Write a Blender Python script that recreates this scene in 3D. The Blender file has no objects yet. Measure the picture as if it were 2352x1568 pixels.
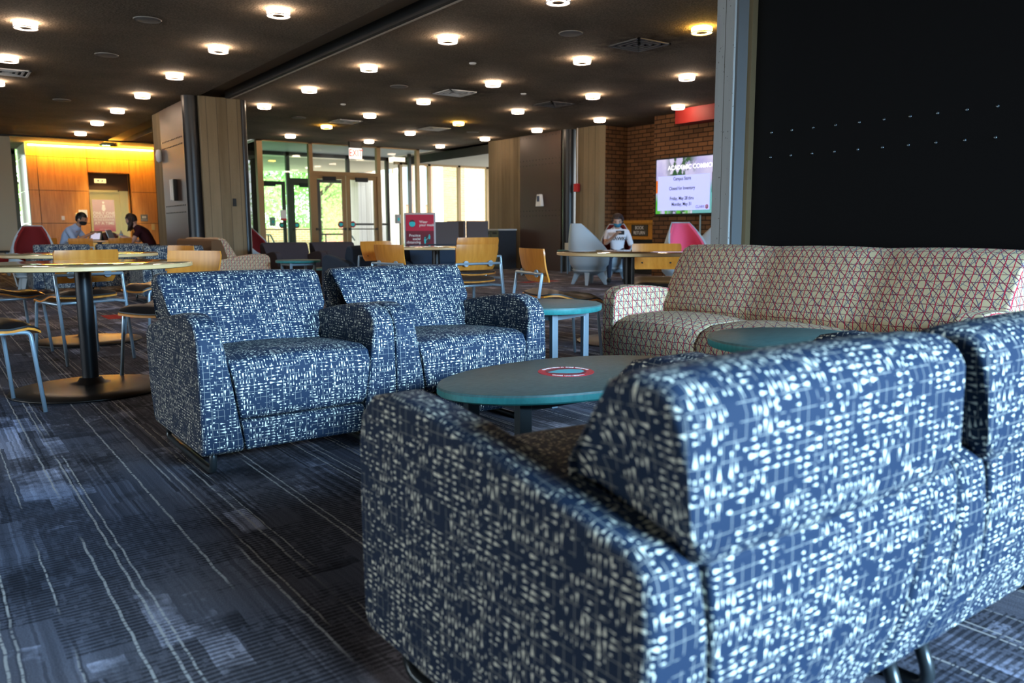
import bpy, bmesh, math, random
from mathutils import Vector, Matrix
random.seed(7)
C = bpy.context.scene.collection
PI = math.pi

# ------------------------------------------------------------------ camera, world, lights
cam_d = bpy.data.cameras.new('camera'); cam = bpy.data.objects.new('camera', cam_d); C.objects.link(cam)
cam_d.sensor_width = 36; cam_d.lens = 1844/2352*36; cam_d.clip_start = .05; cam_d.clip_end = 300
TILT = .138; ROLL = .004
fh = Vector((.5902, .8072, 0))
fwd = (fh*math.cos(TILT) + Vector((0, 0, -math.sin(TILT)))).normalized()
right = Vector((.8072, -.5902, 0)); up = right.cross(fwd)
r2 = right*math.cos(ROLL) - up*math.sin(ROLL); u2 = right*math.sin(ROLL) + up*math.cos(ROLL)
cam.matrix_world = Matrix(((r2.x, u2.x, -fwd.x, 0), (r2.y, u2.y, -fwd.y, 0), (r2.z, u2.z, -fwd.z, .94), (0, 0, 0, 1)))
cam_d.dof.use_dof = True; cam_d.dof.focus_distance = 4.1; cam_d.dof.aperture_fstop = 3.3
bpy.context.scene.camera = cam
vs = bpy.context.scene.view_settings
vs.view_transform = 'Standard'; vs.look = 'None'; vs.gamma = 1; vs.exposure = 1.3; vs.use_curve_mapping = False

w = bpy.data.worlds.new('world'); bpy.context.scene.world = w; w.use_nodes = True
nt = w.node_tree; bg = nt.nodes['Background']
bg.inputs[0].default_value = (.86, .95, 1, 1); bg.inputs[1].default_value = 2.4

def lamp(name, kind, loc, rot, energy, color, **k):
    d = bpy.data.lights.new(name, kind); d.energy = energy; d.color = color
    for a, b in k.items(): setattr(d, a, b)
    o = bpy.data.objects.new(name, d); C.objects.link(o); o.location = loc; o.rotation_euler = rot
    return o
sun = lamp('sun', 'SUN', (0, -10, 20), (math.radians(48), 0, math.radians(-18)), 2.4, (1, .95, .86), angle=.02)
# daylight entering by the tall window wall behind the camera
lamp('window_daylight', 'AREA', (4.0, -20, 6.2), (math.radians(77), 0, 0), 10200, (.38, .68, 1), shape='RECTANGLE', size=9, size_y=6)
# daylight entering by the windows of the left side
lamp('window_daylight_left', 'AREA', (-7.4, 8.5, 1.6), (math.radians(90), 0, math.radians(-90)), 30, (.62, .78, 1), shape='RECTANGLE', size=12, size_y=2.4)

# ------------------------------------------------------------------ node helpers
class S:
    def __init__(s, nt, v): s.nt = nt; s.v = v
    def m(s, op, *a):
        n = s.nt.nodes.new('ShaderNodeMath'); n.operation = op
        for i, x in enumerate((s,)+a):
            if isinstance(x, S): x = x.v
            if isinstance(x, (int, float)): n.inputs[i].default_value = x
            else: s.nt.links.new(x, n.inputs[i])
        return S(s.nt, n.outputs[0])
    def __add__(s, o): return s.m('ADD', o)
    __radd__ = __add__
    def __mul__(s, o): return s.m('MULTIPLY', o)
    __rmul__ = __mul__
    def __sub__(s, o): return s.m('SUBTRACT', o)
    def __rsub__(s, o): return S(s.nt, o).m('SUBTRACT', s)
    def __truediv__(s, o): return s.m('DIVIDE', o)
    def floor(s): return s.m('FLOOR')
    def fract(s): return s.m('FRACT')
    def abs(s): return s.m('ABSOLUTE')
    def lt(s, o): return s.m('LESS_THAN', o)
    def gt(s, o): return s.m('GREATER_THAN', o)
    def mx(s, o): return s.m('MAXIMUM', o)
    def mn(s, o): return s.m('MINIMUM', o)
    def pw(s, o): return s.m('POWER', o)
class M:
    def __init__(s, name):
        s.mat = bpy.data.materials.new(name); s.mat.use_nodes = True; s.nt = s.mat.node_tree
        s.p = s.nt.nodes['Principled BSDF']; s.out = s.nt.nodes['Material Output']
    def uv(s):
        n = s.nt.nodes.new('ShaderNodeUVMap'); n.uv_map = 'UVMap'; return s.sep(n.outputs[0])
    def obj(s):
        n = s.nt.nodes.new('ShaderNodeTexCoord'); return s.sep(n.outputs['Object'])
    def geo(s):
        n = s.nt.nodes.new('ShaderNodeNewGeometry'); return s.sep(n.outputs['Position'])
    def sep(s, v):
        n = s.nt.nodes.new('ShaderNodeSeparateXYZ'); s.nt.links.new(v, n.inputs[0])
        return [S(s.nt, o) for o in n.outputs]
    def vec(s, x, y, z=0):
        n = s.nt.nodes.new('ShaderNodeCombineXYZ')
        for i, a in enumerate((x, y, z)):
            if isinstance(a, S): s.nt.links.new(a.v, n.inputs[i])
            else: n.inputs[i].default_value = a
        return n.outputs[0]
    def hash(s, x, y, z=0):
        n = s.nt.nodes.new('ShaderNodeTexWhiteNoise'); n.noise_dimensions = '3D'
        s.nt.links.new(s.vec(x, y, z), n.inputs['Vector']); return S(s.nt, n.outputs['Value'])
    def noise(s, x, y, z=0, scale=1, detail=2, rough=.5):
        n = s.nt.nodes.new('ShaderNodeTexNoise'); n.inputs['Scale'].default_value = scale
        n.inputs['Detail'].default_value = detail; n.inputs['Roughness'].default_value = rough
        s.nt.links.new(s.vec(x, y, z), n.inputs['Vector']); return S(s.nt, n.outputs[0])
    def mix(s, f, a, b):
        n = s.nt.nodes.new('ShaderNodeMix'); n.data_type = 'RGBA'
        for i, x in ((0, f), (6, a), (7, b)):
            if isinstance(x, S): x = x.v
            if isinstance(x, tuple): n.inputs[i].default_value = (*x[:3], 1)
            elif isinstance(x, (int, float)): n.inputs[i].default_value = x
            else: s.nt.links.new(x, n.inputs[i])
        return n.outputs[2]
    def ramp(s, f, lo, hi):
        n = s.nt.nodes.new('ShaderNodeMapRange'); n.inputs[1].default_value = lo; n.inputs[2].default_value = hi
        s.nt.links.new(f.v, n.inputs[0]); return S(s.nt, n.outputs[0])
    def base(s, c):
        if isinstance(c, tuple): s.p.inputs['Base Color'].default_value = (*c[:3], 1)
        else: s.nt.links.new(c, s.p.inputs['Base Color'])
        return s
    def set(s, **k):
        for a, b in k.items():
            s.p.inputs[{'rough': 'Roughness', 'metal': 'Metallic', 'ior': 'IOR', 'coat': 'Coat Weight', 'spec': 'Specular IOR Level', 'sheen': 'Sheen Weight', 'emis': 'Emission Strength', 'alpha': 'Alpha', 'trans': 'Transmission Weight'}[a]].default_value = b
        return s
    def emit(s, c, k):
        if isinstance(c, tuple): s.p.inputs['Emission Color'].default_value = (*c[:3], 1)
        else: s.nt.links.new(c, s.p.inputs['Emission Color'])
        s.p.inputs['Emission Strength'].default_value = k; return s
    def bump(s, h, dist=.01, strength=1):
        n = s.nt.nodes.new('ShaderNodeBump'); n.inputs['Distance'].default_value = dist; n.inputs['Strength'].default_value = strength
        s.nt.links.new(h.v, n.inputs['Height']); s.nt.links.new(n.outputs[0], s.p.inputs['Normal']); return s
def flat(name, c, rough=.5, metal=0, **k):
    m = M(name); m.base(c).set(rough=rough, metal=metal, **k); return m.mat
def glow(name, c, k):
    m = M(name); m.base(c).emit(c, k); return m.mat

# dark blue upholstery with pale drops and thin grid lines
def fabric_drops(name, navy, cream):
    m = M(name); x, y, _ = m.uv()
    def layer(a, b, sd):      # drops elongated in b, side by side in a
        pa, pb = .0115, .0245
        a1 = a/pa; b1 = b/pb
        ia = a1.floor(); ib = b1.floor()
        h1 = m.hash(ia, ib, sd); h2 = m.hash(ib, ia, sd+5.3)
        fa = (a1.fract()-.5).abs()*pa
        fb = b1.fract()
        flip = h2.gt(.5); fb = fb + flip*(1-fb*2)
        L = h1*h1*.62+.36
        t = (fb-.06)/L
        rise = t.mx(0).pw(1.7)
        tip = (1-((t-.74)/.26).mx(0).mn(1).pw(2)).mx(0).pw(.5)
        wdt = rise.mn(1)*tip*(h1*h1*.0024+.0026)+.0002
        return fa.lt(wdt)*t.gt(0)*t.lt(1)*m.hash(ia, ib, sd+8).lt(.80)
    B = .051
    by = (y/B).floor(); sh = m.hash(by, 3.1, 1)*.05
    bx = ((x+sh)/B).floor()
    par = ((bx+by)*.5).fract().gt(.25)
    rnd = m.hash(bx, by, 9)
    par = ((par+rnd.gt(.72))*.5).fract().gt(.25); emp = m.hash(bx, by, 14).gt(.10)
    mask = (par*layer(x, y, 0)+(1-par)*layer(y, x, 2.7))*emp
    ln = ((x/.023).fract()-.5).abs().gt(.474).mx(((y/.0245).fract()-.5).abs().gt(.476))
    col = m.mix(ln*.34*m.noise(x, y, 0, 30, 1).gt(.45), navy, cream); col = m.mix(mask, col, cream)
    m.base(col).set(rough=.65, spec=.15)
    return m.mat
# beige upholstery with red verticals and criss-crossed lines
def fabric_lattice(name):
    m = M(name); x, y, _ = m.uv()
    wob = m.noise(x, y, 0, 16, 1)*.010
    wob2 = m.noise(x, y, 4, 22, 1)*.012
    def line(c, sp, wd):
        sp *= 1.25; wd *= 1.08
        return ((c/sp).fract()-.5).abs().gt(.5-wd/sp/2)
    def d(ang): a = math.radians(ang); return x*math.cos(a)+y*math.sin(a)
    g = line(d(33)+wob2, .041, .0030).mx(line(d(-30)+wob, .033, .0030)).mx(line(d(62)+wob, .05, .0018)).mx(line(d(-12)+wob2, .052, .0024))
    dr = line(d(47)+wob, .036, .0034).mx(line(d(91)+wob2, .031, .0030))
    rd = line(x+wob, .0295, .0040)
    bc = m.mix(m.noise(x, y, 0, 900, 1), (.52, .42, .23), (.64, .52, .32))
    c = m.mix(g, bc, (.10, .10, .15)); c = m.mix(dr, c, (.17, .02, .045)); c = m.mix(rd, c, (.50, .015, .05))
    m.base(c).set(rough=.75, spec=.25)
    return m.mat
def carpet():
    m = M('carpet'); x, y, _ = m.geo()
    jx = x+m.noise(x*3, y*11, 1, 1, 2)*.012; jy = y+m.noise(x*9, y*2, 4, 1, 2)*.05
    fine = m.hash((jx/.0075).floor(), (y/.6).floor(), 1)
    cA = m.hash((jx/.19).floor(), ((jy+m.hash((jx/.19).floor(), 2, 0)*.9)/.42).floor(), 3)
    cB = m.hash((jx/.075).floor(), ((jy+m.hash((jx/.075).floor(), 7, 0)*.9)/.33).floor(), 5)
    grp = m.ramp(m.noise(x*4.5, y*.7, 2, 1, 2), .46, .56)
    fray = m.noise(x*26, y*30, 9, 1, 2)
    light = m.ramp(m.noise(x*1.9, y*1.5, 7, 1, 2)*.9+cB*.28+fray*.18, .78, .86)
    rowm = m.ramp(m.noise(x*1.7, y*2.1, 13, 1, 2)+(cA-.5)*.28+(fray-.5)*.2, .44, .52)
    yw = y+m.noise(x*8, y*5, 2, 1, 2)*.012
    row = ((yw/.0185).fract()-.5).abs().gt(.22)*m.noise(x*34, (yw/.0185).floor()*5.7, 3, 1, 1).gt(.40)
    dark = m.ramp(m.noise(x*1.3, y*2.4, 41, 1, 2)+(cA-.5)*.2, .60, .66)
    v = (.105+.22*light)*(fine*(grp*1.0+.25)+(.85-grp*.35))
    v = v*(1-row*rowm*.62)*(1-dark*.5)
    thr = None
    for (per, o1, wd, sd) in ((.31, .08, .0042, 1), (.31, .105, .0035, 2), (.47, .33, .0042, 3), (.83, .6, .0045, 4), (.62, .21, .003, 5)):
        q = ((jx/per).fract()-o1/per).abs().lt(wd/per/2*1.6)*m.ramp(m.noise(x*2.2, y*1.1, sd*9, 1, 1), .38, .44)
        thr = q if thr is None else thr.mx(q)
    thr = thr*m.noise(x*3, y*120, 2, 1, 0).gt(.38)
    grain = m.noise(x, y, 0, 330, 1)
    v = v*(grain*2.2+.1)
    c = m.mix(m.ramp(m.noise(x, y, 31, .9, 2), .35, .65), (.70, .78, 1.1), (1.0, .90, 1.0))
    mul = m.nt.nodes.new('ShaderNodeVectorMath'); mul.operation = 'SCALE'
    m.nt.links.new(c, mul.inputs[0]); m.nt.links.new(v.v, mul.inputs['Scale'])
    col = m.mix(thr*.8, mul.outputs[0], (.55, .50, .46))
    red = None
    for (u0, v0, du, dv) in ((.88, 7.95, .35, .18), (9.1, 11.6, .8, .25), (8.0, 13.6, .8, .3), (1.35, 4.95, .2, .3), (3.55, 1.02, .12, .1), (1.7, 9.8, .25, .5)):
        k = (x-u0).abs().lt(du/2)*(y-v0).abs().lt(dv/2); red = k if red is None else red.mx(k)
    col = m.mix(red*.85, col, (.45, .03, .02))
    m.base(col).set(rough=.95, spec=.1)
    m.bump(fine+grain*.5, .003, .5)
    return m.mat
def ceiling_mat():
    m = M('ceiling_plaster'); x, y, z = m.geo()
    n = m.noise(x, y, z, 38, 4, .7); big = m.noise(x, y*1.4, z, .9, 3)
    v = m.ramp(big, .3, .7)
    c = m.mix(v, (.25, .195, .14), (.35, .28, .205))
    g2 = m.noise(x, y, z, 55, 3, .65); c = m.mix(m.ramp(g2, .42, .62), m.mix(.45, c, (.05, .04, .03)), c)
    stain = None
    for (a, b) in ((7.21, 7.24), (7.22, 11.41), (9.29, 11.43), (7.23, 15.64), (9.33, 15.62)):
        dx = (x-a-m.noise(x, y, 0, 1.6, 2)*.5+.25)*.9; dy = (y-b+m.noise(x, y, 5, 1.6, 2)*.6-.3)*.8
        k = m.ramp((dx*dx+dy*dy).pw(.5), .75, .18); stain = k if stain is None else stain.mx(k)
    c = m.mix(stain*m.ramp(m.noise(x, y, 0, 7, 3), .3, .6)*.75, c, (.03, .026, .022))
    m.base(c).set(rough=.95, spec=.1); m.bump(n, .07, 1.0); return m.mat
def concrete(name, a, b, board=.17):
    m = M(name); x, y, z = m.geo()
    q = x+y*1.0
    seam = ((q/board).fract()-.5).abs().gt(.475)
    tone = m.hash((q/board).floor(), 2, 0)
    g = m.noise(q*14, z*1.1, 3, 1, 3); sp = m.noise(x, y, z, 60, 3)
    c = m.mix(m.ramp(g*.6+tone*.4, .2, .8), a, b)
    c = m.mix(m.noise(x, y, z, 45, 1).gt(.72)*.6, c, (.10, .09, .08))
    c = m.mix(seam*.75, c, (.055, .045, .035))
    m.base(c).set(rough=.85, spec=.2); m.bump(sp+seam*(-2)+tone, .008, .6 if board > .12 else .15); return m.mat
def brick(name, c1, c2, mortar, sc=1):
    m = M(name); x, y, _ = m.uv()
    n = m.nt.nodes.new('ShaderNodeTexBrick'); m.nt.links.new(m.vec(x, y), n.inputs['Vector'])
    n.inputs['Color1'].default_value = (*c1, 1); n.inputs['Color2'].default_value = (*c2, 1); n.inputs['Mortar'].default_value = (*mortar, 1)
    n.inputs['Scale'].default_value = 1; n.inputs['Brick Width'].default_value = .235*sc; n.inputs['Row Height'].default_value = .085*sc
    n.inputs['Mortar Size'].default_value = .009*sc; n.inputs['Bias'].default_value = -.1
    c = m.mix(m.noise(x, y, 0, 14, 3), n.outputs[0], (c1[0]*.6, c1[1]*.6, c1[2]*.6))
    m.base(n.outputs[0]).set(rough=.9, spec=.15); m.bump(S(m.nt, n.outputs[1])*(-1), .006, .8); return m.mat
def wood(name, a, b, rough=.35, axis='z', sc=1, coat=0):
    m = M(name); x, y, z = m.obj()
    if axis == 'z': g = m.noise(x*26*sc, y*26*sc, z*2.2*sc, 1, 4)
    else: g = m.noise(x*2.2*sc, y*26*sc, z*26*sc, 1, 4)
    c = m.mix(m.ramp(g, .3, .7), a, b); m.base(c).set(rough=rough, coat=coat); return m.mat
def speckle(name, a, b, rough):
    m = M(name); x, y, z = m.obj()
    c = m.mix(m.ramp(m.noise(x*3, y*8, z*3, 9, 5, .7), .35, .65), a, b); m.base(c).set(rough=rough); return m.mat
def glassy(name, tint=(1, 1, 1), ior=1.33):
    m = M(name); nt = m.nt; nt.nodes.remove(m.p)
    t = nt.nodes.new('ShaderNodeBsdfTransparent'); t.inputs[0].default_value = (*tint, 1)
    g = nt.nodes.new('ShaderNodeBsdfGlossy'); g.inputs['Roughness'].default_value = .01
    f = nt.nodes.new('ShaderNodeFresnel'); f.inputs[0].default_value = ior
    mx = nt.nodes.new('ShaderNodeMixShader')
    nt.links.new(f.outputs[0], mx.inputs[0]); nt.links.new(t.outputs[0], mx.inputs[1]); nt.links.new(g.outputs[0], mx.inputs[2]); nt.links.new(mx.outputs[0], m.out.inputs[0])
    return m.mat
def cloth(name, c, rough=.9, amt=.35):
    m = M(name); x, y, z = m.obj()
    k = m.noise(x, y, z, 260, 2)
    m.base(m.mix(k*amt, c, tuple(min(1, q*2.4+.01) for q in c))).set(rough=rough, spec=.2); return m.mat
def leafmat(name, a, b):
    m = M(name); x, y, z = m.geo()
    m.base(m.mix(m.ramp(m.noise(x, y, z, 2.3, 3), .35, .65), a, b)).set(rough=.6)
    nt = m.nt; tr = nt.nodes.new('ShaderNodeBsdfTranslucent'); tr.inputs[0].default_value = (*b, 1)
    mx = nt.nodes.new('ShaderNodeMixShader'); mx.inputs[0].default_value = .45
    nt.links.new(m.p.outputs[0], mx.inputs[1]); nt.links.new(tr.outputs[0], mx.inputs[2]); nt.links.new(mx.outputs[0], m.out.inputs[0])
    return m.mat

DROPS = fabric_drops('fabric_drops', (.016, .030, .060), (.88, .86, .70))
LATT = fabric_lattice('fabric_lattice')
CARPET = carpet(); CEIL = ceiling_mat()
CONC = concrete('board_concrete', (.16, .118, .066), (.27, .207, .125))
CONC2 = concrete('board_concrete_grey', (.27, .27, .26), (.40, .40, .38), .11)
CONCOUT = concrete('board_concrete_outside', (.42, .39, .33), (.60, .57, .50), .2)
BRICK = brick('brick_inside', (.21, .095, .038), (.12, .055, .024), (.028, .017, .010))
BRICKOUT = brick('brick_outside', (.50, .31, .17), (.38, .22, .11), (.60, .50, .38))
BRICKRED = brick('brick_red_outside', (.55, .20, .12), (.45, .15, .09), (.6, .5, .42))
MAPLE = wood('maple_ply', (.60, .20, .022), (.77, .30, .045), .30)
MAPLE2 = wood('maple_table', (.62, .38, .17), (.72, .47, .23), .07, 'x', .5, .5)
EDGE = flat('maple_edge', (.80, .52, .24), .35)
PANELWOOD = wood('wood_panelling', (.52, .20, .03), (.68, .30, .055), .38)
STEEL = flat('silver_tube', (.40, .51, .60), .32, .55)
DARKM = flat('black_metal', (.012, .013, .015), .32, .3)
TUBEM = flat('black_tube_paint', (.006, .007, .009), .38, 0, spec=.5)
SLED = flat('charcoal_tube', (.05, .06, .065), .28, .6)
BASEM = flat('black_base', (.014, .010, .008), .36, 0, spec=.4)
PANELM = flat('black_steel_panel', (.002, .002, .0025), .65, 0, spec=.12)
PANELMF = flat('bronzed_steel_panel', (.070, .040, .030), .45, .2)
RIVET = flat('rivet_steel', (.16, .19, .21), .22, .9)
VINYL = flat('black_vinyl', (.012, .010, .010), .38)
SLATE = speckle('teal_slate_laminate', (.04, .10, .10), (.07, .145, .14), .5)
SLATEE = speckle('teal_slate_edge', (.02, .16, .16), (.03, .22, .21), .45)
GREYL = flat('grey_blue_metal', (.20, .25, .29), .4, .5)
BRONZE = flat('bronze_frame', (.30, .19, .085), .4, .4)
DKBRONZE = flat('dark_frame', (.05, .045, .035), .45, .3)
GLASS = glassy('window_glass', ior=1.22); GLASSG = glassy('window_glass_green', (.88, 1, .92))
WHITE = flat('white_paint', (.8, .8, .78), .5); CREAMW = flat('cream_wall_paint', (.44, .38, .27), .8)
BLACK = flat('matte_black', (.01, .01, .01), .7)
REDP = flat('red_paint', (.50, .012, .015), .5); REDDK = flat('maroon_print', (.16, .005, .02), .6)
TEAL = flat('teal_print', (.03, .55, .58), .6); REDF = cloth('red_wool', (.17, .014, .014), .9, .2); PINKF = cloth('pink_wool', (.72, .09, .16), .9, .2)
SHELL = flat('pale_grey_shell', (.36, .43, .48), .35)
NAVYW = cloth('navy_wool', (.022, .034, .055)); CHARW = cloth('charcoal_wool', (.035, .030, .036)); BROWNW = cloth('brown_rib', (.11, .055, .025))
SKIN1 = flat('skin_tan', (.42, .21, .12), .5); SKIN2 = flat('skin_fair', (.62, .36, .27), .5); SKIN3 = flat('skin_light', (.52, .29, .20), .5)
HAIRB = flat('black_hair', (.006, .005, .005), .45); HAIRD = flat('dark_brown_hair', (.030, .012, .008), .5)
SHIRT = cloth('blue_shirt', (.38, .50, .72), .9, .05); DRESS = cloth('plum_shirt', (.030, .006, .010)); TEE = cloth('white_tee', (.72, .70, .74), .9, .05)
JEAN = cloth('dark_trousers', (.02, .025, .04)); TEXTW = flat('white_print', (.85, .85, .82), .6); BRASS = M('brushed_brass'); BRASS.base((.85, .62, .22)).set(rough=.32, metal=.9); BRASS = BRASS.mat

# ------------------------------------------------------------------ mesh helpers
def newbm():
    bm = bmesh.new(); bm.loops.layers.uv.new('UVMap'); bm.faces.layers.int.new('done'); return bm
def box(bm, x0, x1, y0, y1, z0, z1):
    vs_ = [bm.verts.new(p) for p in ((x0, y0, z0), (x1, y0, z0), (x1, y1, z0), (x0, y1, z0), (x0, y0, z1), (x1, y0, z1), (x1, y1, z1), (x0, y1, z1))]
    for f in ((0, 3, 2, 1), (4, 5, 6, 7), (0, 1, 5, 4), (1, 2, 6, 5), (2, 3, 7, 6), (3, 0, 4, 7)): bm.faces.new([vs_[i] for i in f])
    return vs_
def cyl(bm, x, y, z0, z1, r, seg=24, r1=None):
    r1 = r if r1 is None else r1
    a = [bm.verts.new((x+r*math.cos(2*PI*i/seg), y+r*math.sin(2*PI*i/seg), z0)) for i in range(seg)]
    b = [bm.verts.new((x+r1*math.cos(2*PI*i/seg), y+r1*math.sin(2*PI*i/seg), z1)) for i in range(seg)]
    for i in range(seg): bm.faces.new((a[i], a[(i+1) % seg], b[(i+1) % seg], b[i]))
    bm.faces.new(a[::-1]); bm.faces.new(b)
def lathe(bm, prof, seg=48, sx=1, sy=1, cx=0, cy=0):
    rings = []
    for r, z in prof:
        if r < 1e-5: rings.append([bm.verts.new((cx, cy, z))])
        else: rings.append([bm.verts.new((cx+r*sx*math.cos(2*PI*i/seg), cy+r*sy*math.sin(2*PI*i/seg), z)) for i in range(seg)])
    for A, B in zip(rings, rings[1:]):
        for i in range(seg):
            j = (i+1) % seg
            q = ([A[0]] if len(A) == 1 else [A[i], A[j]])+([B[0]] if len(B) == 1 else [B[j], B[i]])
            if len(q) > 2: bm.faces.new(q)
def tube(bm, pts, r, seg=10, fillet=0):
    P = [Vector(p) for p in pts]
    if fillet:
        Q = [P[0]]
        for a, b, c in zip(P, P[1:], P[2:]):
            d1 = (a-b); d2 = (c-b); f = min(fillet, d1.length*.45, d2.length*.45)
            p1 = b+d1.normalized()*f; p2 = b+d2.normalized()*f
            for k in range(6):
                t = k/5; Q.append(p1*(1-t)**2+b*2*t*(1-t)+p2*t*t)
        Q.append(P[-1]); P = Q
    rings = []; n = None
    for i, p in enumerate(P):
        t = (P[min(i+1, len(P)-1)]-P[max(i-1, 0)]).normalized()
        if n is None: n = t.orthogonal().normalized()
        n = (n-t*n.dot(t)).normalized(); b = t.cross(n)
        rr = r[i] if isinstance(r, (list, tuple)) else r
        rings.append([bm.verts.new(p+(n*math.cos(2*PI*k/seg)+b*math.sin(2*PI*k/seg))*rr) for k in range(seg)])
    for A, B in zip(rings, rings[1:]):
        for i in range(seg): bm.faces.new((A[i], A[(i+1) % seg], B[(i+1) % seg], B[i]))
    bm.faces.new(rings[0][::-1]); bm.faces.new(rings[-1])
def prism(bm, prof, x0, x1, fx0=None, fx1=None, nx=1, bulge=None):
    """side profile [(y, z)] extruded along x; uv = (x, length along the profile)"""
    uvl = bm.loops.layers.uv.active; n = len(prof)
    arc = [0]
    for i in range(n): a, b = prof[i], prof[(i+1) % n]; arc.append(arc[-1]+math.hypot(b[0]-a[0], b[1]-a[1]))
    rows = []
    for k in range(nx+1):
        row = []
        for (y, z) in prof:
            a = x0 if fx0 is None else fx0(y, z); b = x1 if fx1 is None else fx1(y, z)
            t = k/nx; X = a+(b-a)*t; dy = dz = 0
            if bulge: dy, dz = bulge(t, y, z)
            row.append(bm.verts.new((X, y+dy, z+dz)))
        rows.append(row)
    for A, B in zip(rows, rows[1:]):
        for i in range(n):
            j = (i+1) % n
            f = bm.faces.new((A[i], B[i], B[j], A[j])); f[bm.faces.layers.int['done']] = 1
            for l, (vv, s_) in zip(f.loops, ((A[i], arc[i]), (B[i], arc[i]), (B[j], arc[i+1]), (A[j], arc[i+1]))): l[uvl].uv = (vv.co.x, s_)
    bm.faces.new(rows[0]); bm.faces.new(rows[-1][::-1])
def obj(name, bm, mat, parent=None, bevel=0, smooth=False, seg=2, loc=None, sub=0, recalc=True):
    if recalc: bmesh.ops.recalc_face_normals(bm, faces=bm.faces)
    uvl = bm.loops.layers.uv.active or bm.loops.layers.uv.new('UVMap')
    dn = bm.faces.layers.int.get('done')
    for f in bm.faces:
        if dn is not None and f[dn]: continue
        nrm = f.normal; a = max(range(3), key=lambda i: abs(nrm[i]))
        for l in f.loops:
            c = l.vert.co; l[uvl].uv = ((c.y, c.z), (c.x, c.z), (c.x, c.y))[a]
    me = bpy.data.meshes.new(name); bm.to_mesh(me); bm.free()
    mats = mat if isinstance(mat, (list, tuple)) else [mat]
    for q in mats: me.materials.append(q)
    o = bpy.data.objects.new(name, me); C.objects.link(o)
    if parent: o.parent = parent
    if loc: o.location = loc
    if smooth or bevel:
        for p in me.polygons: p.use_smooth = True
        if not bevel and smooth == 'auto':
            me.set_sharp_from_angle(angle=math.radians(40))
    if bevel:
        md = o.modifiers.new('bevel', 'BEVEL'); md.width = bevel; md.segments = seg; md.limit_method = 'ANGLE'; md.angle_limit = math.radians(35)
        md.harden_normals = True
    if sub:
        md = o.modifiers.new('sub', 'SUBSURF'); md.levels = sub; md.render_levels = sub
    return o
def boxo(name, b, mat, parent=None, bevel=0):
    bm = newbm(); box(bm, *b); return obj(name, bm, mat, parent, bevel)
def empty(name, label, cat, loc=(0, 0, 0), rz=0, group=None):
    o = bpy.data.objects.new(name, None); C.objects.link(o); o.location = loc; o.rotation_euler = (0, 0, rz)
    o['label'] = label; o['category'] = cat
    if group: o['group'] = group
    return o
def tag(o, label, cat, group=None, kind=None):
    o['label'] = label; o['category'] = cat
    if group: o['group'] = group
    if kind: o['kind'] = kind
    return o
def struct(o): o['kind'] = 'structure'; return o
def dup(o, loc, rz, label, group=None, top=True, parent=None):
    c = o.copy(); C.objects.link(c)
    if top:
        c.location = loc; c.rotation_euler = (0, 0, rz); c['label'] = label
        if group: c['group'] = group
    else: c.parent = parent
    for ch in list(o.children): dup(ch, None, None, None, top=False, parent=c)
    return c
def facing(fx, fy): return math.atan2(fx, -fy)
def text(s, size, mat, parent, mw, name='lettering', align='CENTER', bold=0, sx=1):
    cu = bpy.data.curves.new('t', 'FONT'); cu.body = s; cu.size = size; cu.align_x = align; cu.align_y = 'CENTER'; cu.extrude = .0008; cu.offset = min(bold, size*.011); cu.space_line = 1.05
    to = bpy.data.objects.new('t', cu); C.objects.link(to)
    dg = bpy.context.evaluated_depsgraph_get(); me = bpy.data.meshes.new_from_object(to.evaluated_get(dg)); me.name = name
    bpy.data.objects.remove(to); bpy.data.curves.remove(cu)
    me.materials.clear(); me.materials.append(mat)
    if sx != 1:
        for v_ in me.vertices: v_.co.x *= sx
    o = bpy.data.objects.new(name, me); C.objects.link(o)
    if parent: o.parent = parent
    o.matrix_local = mw
    return o
def mat_face(x, y, z, n='-v'):
    """matrix for lettering standing on a vertical face looking to -v (towards the camera side) or -u"""
    if n == '-v': X, Y, Z = Vector((1, 0, 0)), Vector((0, 0, 1)), Vector((0, -1, 0))
    elif n == '-u': X, Y, Z = Vector((0, -1, 0)), Vector((0, 0, 1)), Vector((-1, 0, 0))
    elif n == 'up': X, Y, Z = Vector((1, 0, 0)), Vector((0, 1, 0)), Vector((0, 0, 1))
    m = Matrix.Identity(4)
    for i in range(3): m[i][0] = X[i]; m[i][1] = Y[i]; m[i][2] = Z[i]
    m[0][3], m[1][3], m[2][3] = x, y, z
    return m
def disc(bm, c, X, Y, rx, ry, seg=28, th=.001):
    c = Vector(c); X = Vector(X); Y = Vector(Y); N = X.cross(Y).normalized()*th
    a = [bm.verts.new(c+X*rx*math.cos(2*PI*i/seg)+Y*ry*math.sin(2*PI*i/seg)) for i in range(seg)]
    b = [bm.verts.new(v_.co+N) for v_ in a]
    for i in range(seg): bm.faces.new((a[i], a[(i+1) % seg], b[(i+1) % seg], b[i]))
    bm.faces.new(b); bm.faces.new(a[::-1])
def poly(bm, pts, c, X, Y, th=.001):
    c = Vector(c); X = Vector(X); Y = Vector(Y); N = X.cross(Y).normalized()*th
    a = [bm.verts.new(c+X*p+Y*q) for p, q in pts]; b = [bm.verts.new(v_.co+N) for v_ in a]; n = len(a)
    for i in range(n): bm.faces.new((a[i], a[(i+1) % n], b[(i+1) % n], b[i]))
    bm.faces.new(b); bm.faces.new(a[::-1])
MASK = [(-.62, .1), (-.5, .42), (0, .52), (.5, .42), (.62, .1), (.5, -.32), (.2, -.55), (-.2, -.55), (-.5, -.32)]
ZC = 3.15

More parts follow.
